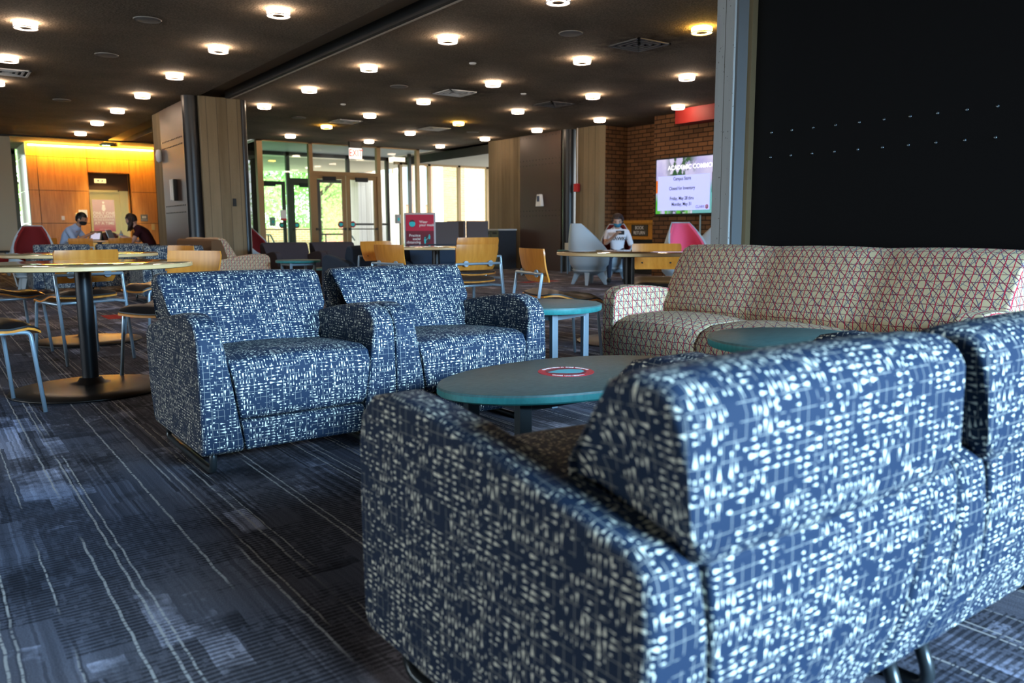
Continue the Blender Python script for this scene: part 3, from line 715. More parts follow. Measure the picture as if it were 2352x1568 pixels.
for s_, z_ in (('Campus Store', .135), ('Closed for Inventory', -.045), ('Friday, May 28 thru', -.235), ('Monday, May 31', -.345)):
    text(s_, .092, NAVY, t, mat_face(-.008, .27, z_, '-u'), bold=.0012, sx=.83)
text('CLARK', .07, flat('purple_text', (.12, .06, .3), .5), t, mat_face(-.008, -.19, -.405, '-u'))
bm = newbm(); disc(bm, (-.008, -.35, -.405), (0, -1, 0), (0, 0, 1), .035, .042, 20, .001); obj('crest', bm, flat('crest_magenta', (.6, .03, .2), .5), t)
bm = newbm(); disc(bm, (-.0095, -.35, -.405), (0, -1, 0), (0, 0, 1), .018, .024, 20, .001); obj('crest_centre', bm, flat('crest_pale', (.7, .6, .85), .5), t)
bm = newbm(); tube(bm, [(.05, 0-.15, -.55), (.05, -.15, -1.7)], .018); obj('conduit', bm, flat('conduit_grey', (.25, .27, .22), .5), t)
tag(boxo('red_soffit_box', (11.55, 11.875, 8.3, 10.62, 2.88, ZC-.004), flat('dark_red_box', (.28, .008, .005), .6)), 'dark red box hung under the ceiling above the screen', 'box')
t = empty('book_return', 'orange wooden book return cabinet in the brick recess', 'cabinet', (12.3, 12.35, 0))
OR = wood('orange_wood', (.42, .17, .01), (.55, .24, .02), .4)
boxo('top_board', (-.06, .36, -.70, .64, 1.07, 1.13), OR, t); boxo('body', (0, .36, -.70, .62, .78, 1.07), OR, t, .004); boxo('bottom_board', (-.03, .36, -.70, .64, .73, .78), OR, t); boxo('lower_body', (.02, .36, -.68, .6, 0, .73), BLACK, t)
boxo('sign_plate', (-.012, 0, -.36, .12, .80, 1.04), flat('brown_plate', (.05, .038, .02), .5), t)
text('BOOK\nRETURN', .10, TEXTW, t, mat_face(-.015, -.12, .92, '-u'), sx=.9)

# ================================================================== FURNITURE BUILDERS
def make_armchair(name, label, group, fab, leg=SLED, W=.815):
    t = empty(name, label, 'armchair', (0, 0, 0), 0, group); h = W/2
    arm = [(-.39, .095), (-.42, .12), (-.425, .35), (-.42, .52), (-.405, .57), (-.36, .61), (-.28, .628), (-.15, .622), (.05, .595), (.25, .558), (.38, .53), (.42, .50), (.425, .40), (.41, .25), (.36, .11), (.33, .095)]
    for sg in (-1, 1):
        bm = newbm(); inn = lambda y, z: sg*(h-(.088+max(0, .60-z)*.15))
        prism(bm, arm, sg*h, 0, None, inn)
        obj('armrest', bm, fab, t, .028, seg=4)
    cush = [(-.30, .225), (-.405, .225), (-.425, .25), (-.43, .36), (-.425, .41), (-.395, .45), (-.33, .466), (-.1, .46), (.2, .44), (.2, .225)]
    wx = lambda sg: (lambda y, z: sg*(h-(.092+max(0, .60-z)*.15)))
    bm = newbm(); prism(bm, cush, 0, 0, wx(-1), wx(1), 8, lambda tt, y, z: (0, .012*math.sin(PI*tt) if z > .4 else 0)); obj('seat_cushion', bm, fab, t, .014, seg=3)
    front = [(-.395, .10), (-.41, .115), (-.42, .2), (-.415, .218), (-.38, .222), (.36, .222), (.43, .45), (.43, .40), (.41, .25), (.36, .105)]
    front = [(-.395, .10), (-.41, .115), (-.42, .205), (-.405, .22), (.2, .225), (.30, .52), (.425, .50), (.425, .40), (.405, .25), (.35, .10)]
    bm = newbm(); prism(bm, front, 0, 0, wx(-1), wx(1)); obj('seat_base', bm, fab, t, .01, seg=2)
    back = [(.08, .40), (.12, .46), (.20, .60), (.262, .70), (.285, .735), (.325, .752), (.39, .752), (.425, .735), (.44, .70), (.44, .55), (.43, .50), (.30, .42)]
    b2 = h-.036
    bm = newbm(); prism(bm, back, 0, 0, lambda y, z: -b2+(.07 if z < .52 else 0), lambda y, z: b2-(.07 if z < .52 else 0), 8, lambda tt, y, z: (-.012*math.sin(PI*tt) if y < .27 else 0, .006*math.sin(PI*tt) if z > .7 else 0)); obj('backrest', bm, fab, t, .026, seg=4)
    for sg in (-1, 1):
        bm = newbm(); xx = sg*(h-.06); tube(bm, [(xx, -.33, .12), (xx, -.33, .015), (xx, .37, .015), (xx, .33, .12)], .0145, 12, .06); obj('sled_leg', bm, leg, t, 0, True)
    return t
def make_sofa(name, label, group, fab, W=2.06, backmat=None):
    t = empty(name, label, 'sofa', (0, 0, 0), 0, group); h = W/2
    arm = [(-.38, .08), (-.405, .10), (-.41, .35), (-.405, .55), (-.39, .585), (-.34, .612), (-.25, .62), (-.1, .612), (.05, .592), (.18, .572), (.30, .55), (.34, .10), (.3, .08)]
    for sg in (-1, 1):
        bm = newbm(); prism(bm, arm, sg*h, sg*(h-.105)); obj('armrest', bm, fab, t, .02, seg=3)
    bm = newbm(); prism(bm, [(-.36, .08), (-.395, .10), (-.40, .2), (.34, .2), (.34, .08)], -h+.106, h-.106); obj('seat_base', bm, fab, t, .01)
    seat = [(-.39, .2), (-.425, .22), (-.44, .30), (-.43, .37), (-.39, .42), (-.30, .45), (-.1, .455), (.2, .44), (.2, .2)]
    n3 = 3 if W > 2 else 2; ww = (W-.212)/n3
    for k in range(n3):
        bm = newbm(); a = -h+.106+k*ww; prism(bm, seat, a+.001, a+ww-.001, None, None, 8, lambda tt, y, z: (-.015*math.sin(PI*tt)**.5 if y < -.38 else 0, .02*math.sin(PI*tt)**.6 if z > .4 else 0)); obj('seat_cushion', bm, fab, t, .015, seg=3)
    fr = [(.13, .40), (.26, .80), (.28, .822), (.36, .83), (.40, .81), (.42, .55), (.38, .10), (.20, .10)]
    bm = newbm(); prism(bm, fr, -h+.005, h-.005); o = obj('back_frame', bm, backmat or fab, t, .016, seg=3)
    cu = [(.02, .42), (.0, .50), (.06, .62), (.14, .76), (.19, .825), (.24, .845), (.29, .838), (.29, .80), (.16, .44)]
    bm = newbm(); prism(bm, cu, -h+.075, h-.075, None, None, 24, lambda tt, y, z: (-.02*abs(math.sin(n3*PI*tt))**.5 if y < .2 else 0, .007*abs(math.sin(n3*PI*tt)) if z > .8 else 0)); obj('back_cushion', bm, fab, t, .018, seg=3)
    for sx_ in (-1, 1):
        for sy_ in (-.3, .28):
            bm = newbm(); cyl(bm, sx_*(h-.1), sy_, 0, .09, .018, 12); obj('leg', bm, SLED, t)
    return t
def make_chair():
    t = empty('stacking_chair', '', 'chair')
    # frame
    bm = newbm(); tube(bm, [(-.235, .345, 0), (-.235, .245, .62), (-.235, .245, .635), (.235, .245, .635), (.235, .245, .62), (.235, .345, 0)], .0115, 10, .02); obj('rear_frame', bm, STEEL, t, 0, True)
    for sx_ in (-1, 1):
        bm = newbm(); tube(bm, [(sx_*.225, -.235, 0), (sx_*.205, -.20, .425), (sx_*.205, -.14, .43), (sx_*.228, .28, .43)], .011, 10, .03); obj('leg', bm, STEEL, t, 0, True)
    bm = newbm(); tube(bm, [(-.205, -.12, .425), (.205, -.12, .425)], .010); tube(bm, [(-.22, .12, .425), (.22, .12, .425)], .010); obj('cross_bar', bm, STEEL, t, 0, True)
    # seat: plywood shell with a black pad, waved side profile
    def sz(s): return .452+.020*math.sin(2.6*PI*s*.8+.5)-(.045*max(0, (s-.82)/.18)**1.6)+.012*(1-s)
    def sheet(bm, w0, off0, off1, s0=0, s1=1, n=14, m_=8, crown=0, rnd=.3):
        top = []; bot = []
        for i in range(n+1):
            s_ = s0+(s1-s0)*i/n; y = .215-.47*s_; rt = []; rb = []
            e = min(i, n-i)/n; wv = w0*(1-(1-min(1, e*6))**2*.12)
            for k in range(m_+1):
                q = k/m_*2-1; x = q*wv; dish = -.010*(1-q*q)
                rt.append(bm.verts.new((x, y, sz(s_)+off1+dish+crown*(1-q**4)*(1-(2*i/n-1)**6)))); rb.append(bm.verts.new((x, y, sz(s_)+off0+dish)))
            top.append(rt); bot.append(rb)
        for i in range(n):
            for k in range(m_):
                bm.faces.new((top[i][k], top[i+1][k], top[i+1][k+1], top[i][k+1])); bm.faces.new((bot[i][k], bot[i][k+1], bot[i+1][k+1], bot[i+1][k]))
            for k, fl in ((0, 0), (m_, 1)): bm.faces.new((top[i][k], bot[i][k], bot[i+1][k], top[i+1][k]))
        for k in range(m_):
            bm.faces.new((top[0][k], top[0][k+1], bot[0][k+1], bot[0][k])); bm.faces.new((top[n][k], bot[n][k], bot[n][k+1], top[n][k+1]))
    bm = newbm(); sheet(bm, .225, -.006, .006); obj('seat_shell', bm, MAPLE, t, 0, 'auto')
    bm = newbm(); sheet(bm, .220, .007, .016, .02, .99, crown=.034); obj('seat_pad', bm, VINYL, t, 0, 'auto')
    # backrest: curved plywood, leaning
    bm = newbm(); n, m_ = 12, 8; A = []; B = []
    for i in range(n+1):
        q = i/n*2-1; ra = []; rb = []
        for k in range(m_+1):
            z = .575+.235*k/m_; kk = k/m_
            wv = .205+.025*kk; e = min(k, m_-k)/m_; wv -= .012*(1-min(1, e*7))**2
            y = .205+.055*kk+.012*math.sin(kk*PI)-.035*q*q
            ra.append(bm.verts.new((q*wv, y-.006, z-.01*q*q*kk*0))); rb.append(bm.verts.new((q*wv, y+.006, z)))
        A.append(ra); B.append(rb)
    for i in range(n):
        for k in range(m_):
            bm.faces.new((A[i][k], A[i+1][k], A[i+1][k+1], A[i][k+1])); bm.faces.new((B[i][k], B[i][k+1], B[i+1][k+1], B[i+1][k]))
        bm.faces.new((A[i][0], B[i][0], B[i+1][0], A[i+1][0])); bm.faces.new((A[i][m_], A[i+1][m_], B[i+1][m_], B[i][m_]))
    for k in range(m_): bm.faces.new((A[0][k], A[0][k+1], B[0][k+1], B[0][k])); bm.faces.new((A[n][k], B[n][k], B[n][k+1], A[n][k+1]))
    obj('backrest', bm, MAPLE, t, 0, 'auto')
    for sx_ in (-.13, .13):
        bm = newbm(); disc(bm, (sx_, .236, .636), (1, 0, 0), (0, 0, 1), .027, .027, 20, -.012); obj('bracket', bm, STEEL, t)
        bm = newbm(); disc(bm, (sx_, .2145, .633), (1, 0, 0), (0, 0, 1), .009, .009, 14, .009); obj('screw', bm, BLACK, t)
    return t
def make_round_table():
    t = empty('round_table', '', 'table')
    bm = newbm(); lathe(bm, [(0, .730), (.595, .730), (.606, .734), (.606, .753)], 96)
    obj('table_edge', bm, EDGE, t, 0, 'auto')
    bm = newbm(); lathe(bm, [(.606, .753), (.604, .7565), (.600, .758), (0, .758)], 96); obj('tabletop', bm, MAPLE2, t, 0, 'auto')
    bm = newbm(); lathe(bm, [(0, .02), (.045, .02), (.045, .71), (.12, .718), (.12, .7295), (0, .7295)], 40); obj('pedestal', bm, DARKM, t, 0, 'auto')
    bm = newbm(); lathe(bm, [(0, 0), (.42, 0), (.435, .006), (.43, .014), (.30, .028), (.12, .042), (.075, .05), (.06, .075), (0, .08)], 72); obj('base_plate', bm, BASEM, t, 0, True)
    return t
def make_slate(name, label, ru, rv, z, legs, ls=.02, group=None, lm=GREYL):
    t = empty(name, label, 'table', (0, 0, 0), 0, group)
    bm = newbm(); lathe(bm, [(0, z-.034), (.985, z-.034), (1.0, z-.028), (1.0, z-.008)], 96, ru, rv); obj('table_edge', bm, SLATEE, t, 0, 'auto')
    bm = newbm(); lathe(bm, [(1.0, z-.008), (.992, z-.001), (.985, z), (0, z)], 96, ru, rv); obj('tabletop', bm, SLATE, t, 0, 'auto')
    for (a, b) in legs: bm = newbm(); box(bm, a-ls, a+ls, b-ls*.7, b+ls*.7, 0, z-.034); obj('leg', bm, lm, t, .004)
    bm = newbm()
    for p, q in zip(legs, legs[1:]+legs[:1]):
        P = Vector((*p, z-.06)); Q = Vector((*q, z-.06)); tube(bm, [P, Q], .017, 4)
    obj('frame_rail', bm, lm, t)
    return t
def make_tulip(name, label, fab, group=None):
    t = empty(name, label, 'lounge chair', (0, 0, 0), 0, group)
    def surf(bm, off, zlist, cut, th, seat=False):
        NA = 28; rows_i = []; 
        for z in zlist:
            r_ = (.20+(z-.20)/.14*.13 if z < .34 else .33+.035*math.sin(min(1, (z-.34)/.3)*PI/2) if z < .7 else .365-.035*((z-.7)/.35)**2)-off
            yc = -.37+max(0, z-.44)/.60*.57; sx = 1-.47*max(0, (z-.5)/.54)
            ph = PI if z <= .44 else math.acos(max(-1, min(1, yc/(r_+off))))
            ph -= cut if z > .44 else 0
            rows_i.append([Vector((math.sin(-ph+2*ph*k/NA)*r_*sx, math.cos(-ph+2*ph*k/NA)*r_+.03*max(0, z-.44), z)) for k in range(NA+1)])
        V_ = [[bm.verts.new(p) for p in rw] for rw in rows_i]
        for A_, B_ in zip(V_, V_[1:]):
            for k in range(NA): bm.faces.new((A_[k], A_[k+1], B_[k+1], B_[k]))
        return V_
    zl = [.20, .25, .30, .34, .38, .41, .44, .48, .54, .62, .70, .78, .86, .94, 1.0, 1.03, 1.045]
    bm = newbm(); V_ = surf(bm, 0, zl, 0, .02); bmesh.ops.remove_doubles(bm, verts=bm.verts, dist=.0005)
    o = obj('shell', bm, SHELL, t, 0, True); md = o.modifiers.new('s', 'SOLIDIFY'); md.thickness = .028; md.offset = -1
    bm = newbm(); surf(bm, .03, zl[5:-1], .03, .02); o = obj('back_cushion', bm, fab, t, 0, True); md = o.modifiers.new('s', 'SOLIDIFY'); md.thickness = .035; md.offset = -1
    bm = newbm(); lathe(bm, [(0, .36), (.29, .37), (.318, .40), (.315, .43), (.27, .448), (0, .455)], 40); obj('seat_cushion', bm, fab, t, 0, True)
    bm = newbm(); lathe(bm, [(0, .16), (.14, .165), (.20, .20), (.26, .255), (.30, .262), (.25, .215), (.0, .20)], 40); obj('base_dish', bm, SHELL, t, 0, True)
    for k in range(4):
        a = PI/4+k*PI/2+.2; d = Vector((math.cos(a), math.sin(a), 0)); n_ = Vector((-d.y, d.x, 0)); bm = newbm()
        P = [(.13, .035, .19), (.25, .045, .215), (.315, .024, 0), (.265, .024, 0)]
        q1 = [bm.verts.new(d*r_+n_*w_+Vector((0, 0, z_))) for r_, w_, z_ in P]; q2 = [bm.verts.new(d*r_-n_*w_+Vector((0, 0, z_))) for r_, w_, z_ in P]
        for i in range(4): j = (i+1) % 4; bm.faces.new((q1[i], q1[j], q2[j], q2[i]))
        bm.faces.new(q1[::-1]); bm.faces.new(q2); obj('leg', bm, SHELL, t, .006)
    return t

# ================================================================== PLACEMENT: near seating group
GP = 'blue drop-patterned armchairs'
a0 = make_armchair('armchair', 'blue drop-patterned armchair facing the camera, left of the far pair', GP, DROPS)
a0.location = (1.19, 3.44, 0)
dup(a0, (2.008, 3.44, 0), 0, 'blue drop-patterned armchair facing the camera, right of the far pair beside the small teal table', GP)
dup(a0, (1.11, 1.09, 0), PI, 'blurred blue drop-patterned armchair nearest the camera, seen from behind at its left side', GP)
dup(a0, (1.928, 1.09, 0), PI, 'blurred blue drop-patterned armchair seen from behind, cut by the right edge of the photo', GP)
GF = 'patterned armchairs behind the dining tables'
dup(a0, (1.70, 14.05, 0), PI, 'dark drop-patterned armchair seen from behind, leftmost beyond the dining tables', GF)
dup(a0, (2.53, 14.05, 0), PI, 'dark drop-patterned armchair seen from behind, second from left beyond the dining tables', GF)
dup(a0, (2.70, 11.65, 0), PI, 'dark drop-patterned armchair seen from behind next to the back of the distant sofa', GF)
s0 = make_sofa('sofa', 'beige sofa with red lattice pattern before the black panel', 'red lattice sofas', LATT); s0.location = (3.57, 2.41, 0); s0.rotation_euler = (0, 0, facing(-1, 0))
s1 = make_sofa('sofa', 'distant red lattice sofa with brown ribbed back by the left concrete column', 'red lattice sofas', LATT, 1.85, BROWNW); s1.location = (3.60, 12.22, 0); s1.rotation_euler = (0, 0, facing(1, 0))
for o_ in list(s1.children):
    if o_.name.startswith('leg'): pass
A = make_slate('coffee_table', 'large oval teal slate coffee table with the red mask sticker', .57, .335, .40, [(-.36, -.16), (.36, -.16), (.36, .16), (-.36, .16)], .026, None, SLED); A.location = (1.97, 2.30, 0)
k = .225
def legs4(a, r_): return [(r_*math.cos(math.radians(a+90*i)), r_*math.sin(math.radians(a+90*i))) for i in range(4)]
Bt = make_slate('side_table', 'round teal slate side table in front of the beige sofa', .313, .313, .54, legs4(160, .22), .02, 'round teal side tables'); Bt.location = (2.60, 1.775, 0)
Ct = make_slate('side_table', 'round teal slate side table between the armchair and the sofa', .31, .31, .54, legs4(-117, .225), .02, 'round teal side tables'); Ct.location = (2.75, 3.45, 0)
t = empty('mask_decal', 'round red sticker with a teal face mask on the coffee table', 'sticker', (1.96, 2.33, .4), -.62)
bm = newbm(); disc(bm, (0, 0, 0), (1, 0, 0), (0, 1, 0), .108, .108, 48, .0012); obj('ring', bm, flat('decal_red', (.72, .01, .04), .5), t)
bm = newbm(); disc(bm, (0, 0, .0012), (1, 0, 0), (0, 1, 0), .078, .078, 48, .0008); obj('centre', bm, flat('decal_maroon', (.22, .004, .03), .5), t)
bm = newbm(); poly(bm, [(-.07, -.02), (-.03, .03), (.02, .045), (.062, .035), (.07, .0), (.05, -.035), (.0, -.042), (-.04, -.035)], (0, 0, .002), (1, 0, 0), (0, 1, 0), .0006); obj('mask_symbol', bm, flat('decal_teal', (.05, .55, .62), .5), t)
for s_, r_, a0_, st in (('PLEASE WEAR A FACE COVERING', .093, 155, -5.0), ('CLARK UNIVERSITY', .093, 235, 5.0)):
    for i, ch in enumerate(s_):
        if ch == ' ': continue
        a = math.radians(a0_+st*i); mm = Matrix.Translation((r_*math.cos(a), r_*math.sin(a), .0014)) @ Matrix.Rotation(a-PI/2 if st < 0 else a+PI/2, 4, 'Z')
        text(ch, .017, TEXTW, t, mm, 'letter', bold=.0003)

# ------------------------------------------------------------------ dining tables and chairs
T0 = make_round_table(); GT = 'round maple dining tables'
T0.location = (.76, 5.33, 0); T0['label'] = 'round maple dining table nearest the camera at the left'; T0['group'] = GT
dup(T0, (1.10, 7.74, 0), 0, 'round maple dining table second from the camera at the left', GT)
dup(T0, (4.73, 7.93, 0), 0, 'round maple dining table in the middle of the room before the red sign', GT)
dup(T0, (4.78, 4.87, 0), 0, 'round maple dining table behind the beige sofa near the seated reader', GT)
dup(T0, (3.05, 18.85, 0), 0, 'distant round table shared by the man and the woman', GT)
c0 = make_chair(); GC = 'maple and steel stacking chairs'
def chair_at(src, rx, ry, fx, fy, label, z=0, first=False):
    n_ = math.hypot(fx, fy); fx /= n_; fy /= n_
    loc = (rx+.245*fx, ry+.245*fy, z); rz = facing(fx, fy)
    if first: src.location = loc; src.rotation_euler = (0, 0, rz); src['label'] = label; src['group'] = GC; return src
    return dup(src, loc, rz, label, GC)
chair_at(c0, .97, 6.50, -.25, .97, 'maple stacking chair seen from behind between the two left tables', first=True)
for q in ((1.50, 5.66, -.84, -.54, 'maple stacking chair behind the left blue armchair facing the nearest table'),
          (1.95, 7.80, -.95, -.25, 'maple stacking chair at the right of the second left table'),
          (-.06, 4.90, .97, .24, 'stacking chair at the left edge with only its front legs and seat showing, nearest'),
          (.26, 7.36, .97, .22, 'stacking chair at the left edge behind the nearest table, seat and front legs showing'),
          (4.12, 6.15, .05, 1, 'maple stacking chair seen from behind with a second one stacked on it'),
          (3.47, 6.70, .987, .15, 'maple stacking chair seen from behind left of the middle table'),
          (4.50, 9.0, .15, -1, 'maple stacking chair on the far side of the middle table'),
          (3.50, 4.58, .95, -.25, 'maple stacking chair turned sideways behind the small teal table'),
          (5.50, 5.25, -.68, -.73, 'maple stacking chair facing the camera across the right table'),
          (2.22, 19.57, .87, -.6, 'distant stacking chair under the man in the light blue shirt'),
          (4.32, 18.2, -.87, .5, 'distant stacking chair under the woman in the dark shirt'),
          (3.30, 18.0, -.1, 1, 'distant orange stacking chair back in front of the two students'),
          (2.55, 17.9, .4, .9, 'distant stacking chair left of the two students, back partly hidden'),
          (1.75, 19.4, 1, -.2, 'distant dark stacking chair beside the red lounge chair')):
    chair_at(c0, *q[:4], q[4])
chair_at(c0, 4.19, 6.24, .05, 1, 'upper maple chair of the stacked pair before the middle table', .062)

# ------------------------------------------------------------------ far lounge furniture
d0 = make_armchair('armchair', 'dark charcoal armchair facing the camera, left of the far pair by the entrance', 'plain dark armchairs', CHARW, BLACK); d0.location = (4.72, 12.30, 0)
dup(d0, (5.54, 12.30, 0), 0, 'dark charcoal armchair facing the camera, right of the far pair by the entrance', 'plain dark armchairs')
d1 = make_armchair('armchair', 'plain navy armchair seen from behind left of the middle table', 'plain dark armchairs', NAVYW, BLACK); d1.location = (4.69, 9.72, 0); d1.rotation_euler = (0, 0, PI)
dup(d1, (5.51, 9.72, 0), PI, 'plain navy armchair seen from behind under the middle table top', 'plain dark armchairs')
Dt = make_slate('side_table', 'small round slate table among the dark armchairs', .305, .305, .54, legs4(45, .24), .018, 'round teal side tables'); Dt.location = (4.22, 10.80, 0)
Et = make_slate('coffee_table', 'low dark oval table before the charcoal armchairs', .55, .28, .40, [(-.34, -.13), (.34, -.13), (.34, .13), (-.34, .13)], .02); Et.location = (5.15, 11.2, 0)
Ft = make_slate('side_table', 'small round table with leaflets by the grey lounge chair', .29, .29, .51, legs4(30, .22), .016, 'round teal side tables'); Ft.location = (11.35, 13.35, 0)
tag(boxo('leaflet_holder', (11.15, 11.25, 13.05, 13.32, .51, .66), flat('leaflet_cream', (.55, .52, .42), .7)), 'cream leaflet holder standing on the small round table', 'leaflet holder')
tag(boxo('brown_box', (11.4, 11.55, 13.1, 13.38, .51, .84), flat('brown_card', (.13, .06, .04), .8)), 'brown box standing behind the cream leaflets', 'box')
GU = 'shell lounge chairs'
tu = make_tulip('shell_lounge_chair', 'pale grey shell lounge chair turned side on beside the seated reader', REDF, GU); tu.location = (9.30, 10.45, 0); tu.rotation_euler = (0, 0, facing(.85, -.25))
dup(tu, (10.32, 10.85, 0), facing(-.68, -.73), 'red cushioned shell lounge chair holding the seated reader', GU)
dup(tu, (11.1, 9.25, 0), facing(.2, 1), 'grey shell lounge chair behind the pink one by the concrete column', GU)
dup(tu, (1.45, 14.9, 0), facing(-.15, -1), 'dark red shell lounge chair at the far left before the window', GU)
dup(tu, (5.22, 15.6, 0), facing(.5, -.85), 'red shell lounge chair half hidden behind the left concrete column', GU)
tp = make_tulip('shell_lounge_chair', 'bright pink shell lounge chair behind the beige sofa', PINKF, GU); tp.location = (8.85, 7.88, 0); tp.rotation_euler = (0, 0, facing(-.45, -.89))
t = empty('round_ottoman', 'round red upholstered ottoman at the left edge behind the tables', 'ottoman', (1.05, 16.6, 0))
bm = newbm(); lathe(bm, [(0, .40), (.50, .40), (.53, .43), (.53, .50), (.48, .545), (0, .56)], 48); obj('cushion', bm, REDF, t, 0, True)
bm = newbm(); lathe(bm, [(0, .37), (.46, .37), (.5, .40), (0, .40)], 48); obj('base_ring', bm, GREYL, t)
for a in range(4): bm = newbm(); tube(bm, [(.3*math.cos(a*1.57+.7), .3*math.sin(a*1.57+.7), .38), (.4*math.cos(a*1.57+.7), .4*math.sin(a*1.57+.7), 0)], .02); obj('leg', bm, GREYL, t)
t = empty('console_table', 'small dark table standing before the far left wall', 'table', (1.2, 20.6, 0))
boxo('tabletop', (-.5, .35, -.25, .25, .50, .54), BLACK, t)
for a in (-.42, .27): boxo('leg', (a, a+.05, -.2, .2, 0, .50), GREYL, t)
# high-back booths by the far windows
GREYP = cloth('grey_felt', (.10, .085, .085)); GREYP2 = cloth('pale_grey_felt', (.30, .31, .33))
t = empty('privacy_booth', 'grey high-backed booth right of the red sign', 'booth', (8.75, 14.2, 0))
boxo('side_screen', (-.55, -.49, 0, .45, .12, 1.11), GREYP2, t, .01); boxo('back_screen', (-.49, .28, 0, .06, .12, 1.11), GREYP, t, .015); boxo('bench', (-.49, .28, .06, .7, .12, .43), GREYP, t, .02)
for a in (-.5, .22): boxo('leg', (a, a+.04, .1, .6, 0, .12), STEEL, t)
t = empty('privacy_booth', 'dark grey high-backed booth left of the recycling bins', 'booth', (9.93, 15.25, 0))
boxo('side_screen', (-.3, -.24, -.3, .4, .12, 1.14), GREYP, t, .01); boxo('back_screen', (-.24, .32, -.36, -.3, .12, 1.14), GREYP, t, .015); boxo('bench', (-.24, .32, -.3, .3, .12, .43), GREYP, t, .02)
for a in (-.3, .26): boxo('leg', (a, a+.04, -.2, .3, 0, .12), STEEL, t)
t = empty('bench_table', 'low slate bench between the middle table and the far windows', 'bench', (8.3, 12.9, 0), -.4)
boxo('top', (-.55, .45, -.25, .25, .42, .46), SLATEE, t, .006)
for a in (-.5, .37): boxo('leg', (a, a+.035, -.2, -.165, 0, .42), STEEL, t); boxo('leg', (a, a+.035, .165, .2, 0, .42), STEEL, t)
# recycling bins
t = empty('recycling_station', 'dark double recycling bin with olive doors by the concrete column', 'bin', (11.25, 15.92, 0))
BINM = flat('bin_dark', (.025, .028, .035), .5); OLIVE = flat('bin_olive', (.10, .10, .055), .5)
boxo('body', (.02, .53, 0, .65, 0, .93), BINM, t, .004); boxo('top_board', (-.02, .54, -.02, .67, .93, .965), flat('bin_top', (.55, .55, .52), .4), t, .004)
for k_, lb in ((0, 'RECYCLE'), (1, 'PAPER')):
    y0 = .02+k_*.32
    d_ = boxo('bin_door', (0, .02, y0, y0+.29, .06, .91), OLIVE, t, .004); boxo('slot', (-.002, .001, y0+.05, y0+.24, .84, .89), BLACK, d_); boxo('plate', (-.003, .001, y0+.05, y0+.24, .62, .76), flat('bin_plate', (.02, .05, .035), .5), d_)
    text(lb, .038, TEXTW, d_, mat_face(-.005, y0+.145, .69, '-u'))
# red sign on stand
sgx = Vector((.8072, -.5902, 0))
t = empty('poster_stand', 'red floor sign reading Wear your mask, Practice social distancing', 'sign', (7.85, 13.75, 0), math.atan2(-.5902, .8072)+.12)
boxo('frame', (-.305, .305, -.02, .02, .45, 1.275), flat('sign_silver', (.45, .43, .43), .35, .7), t, .008)
boxo('poster', (-.27, .27, -.026, -.02, .50, 1.24), flat('poster_red', (.52, .008, .045), .55), t)
boxo('maroon_panel', (-.27, .27, -.029, -.026, .545, .93), REDDK, t)
for s_, z_ in (('Wear', 1.10), ('your mask', 1.04)): text(s_, .068, TEXTW, t, mat_face(-.01, -.03, z_), align='LEFT', bold=.002)
for s_, z_ in (('Practice', .84), ('social', .775), ('distancing', .71)): text(s_, .068, TEXTW, t, mat_face(.01, -.032, z_), align='RIGHT', bold=.002)
bm = newbm(); disc(bm, (-.145, -.027, 1.07), (1, 0, 0), (0, 0, 1), .06, .072, 28, -.001); obj('head_symbol', bm, flat('poster_brown', (.06, .03, .03), .6), t)
bm = newbm(); poly(bm, [(a*.1, b*.09) for a, b in MASK], (-.145, -.029, 1.06), (1, 0, 0), (0, 0, 1), -.001); obj('mask_symbol', bm, TEAL, t)
bm = newbm(); disc(bm, (.135, -.030, .77), (1, 0, 0), (0, 0, 1), .062, .07, 28, -.001); obj('distance_disc', bm, flat('poster_brown2', (.06, .03, .03), .6), t)
bm = newbm()
for cx_, cz_, hh in ((.095, .74, .055), (.18, .81, .04)): disc(bm, (cx_, -.032, cz_+hh), (1, 0, 0), (0, 0, 1), .012, .012, 14, -.001); poly(bm, [(-.014, -hh), (.014, -hh), (.018, hh*.6), (-.018, hh*.6)], (cx_, -.032, cz_), (1, 0, 0), (0, 0, 1), -.001)
obj('people_symbols', bm, TEAL, t)
bm = newbm(); poly(bm, [(.11, .745), (.16, .80), (.163, .797), (.113, .742)], (0, -.032, 0), (1, 0, 0), (0, 0, 1), -.001); obj('arrow', bm, TEXTW, t)
bm = newbm(); tube(bm, [(-.29, 0, .45), (-.29, 0, .02)], .012); tube(bm, [(.29, 0, .45), (.29, 0, .02)], .012); tube(bm, [(-.29, -.2, .012), (-.29, .2, .012)], .012); tube(bm, [(.29, -.2, .012), (.29, .2, .012)], .012); obj('stand', bm, STEEL, t)
# dispensers by the doors
for (a, b, c_), lb in (((8.05, V2-.08, 1.2), 'hand sanitizer dispenser on the left outer door glass'), ((10.62, V1+.018, 1.25), 'hand sanitizer dispenser on the glass right of the doors')):
    t = empty('hand_sanitizer_dispenser', 'grey '+lb, 'dispenser', (a, b, c_)); boxo('housing', (-.075, .075, -.06, .03, -.12, .12), flat('grey_dispenser', (.35, .34, .33), .4), t, .02); boxo('window', (-.03, .03, -.063, -.058, -.05, .03), TEAL, t)
t = empty('paper_notice', 'small white notice with a red foot on the left entrance glass', 'sign', (7.42, V1+.045, 1.33)); boxo('sheet', (-.08, .08, -.003, 0, -.13, .13), WHITE, t); boxo('red_band', (-.08, .08, -.005, -.003, -.13, -.08), REDP, t)
tag(boxo('pull_station', (7.62, 7.70, V2-.04, V2, 1.1, 1.25), REDP, None, .006), 'small red pull station on the outer door frame', 'alarm')

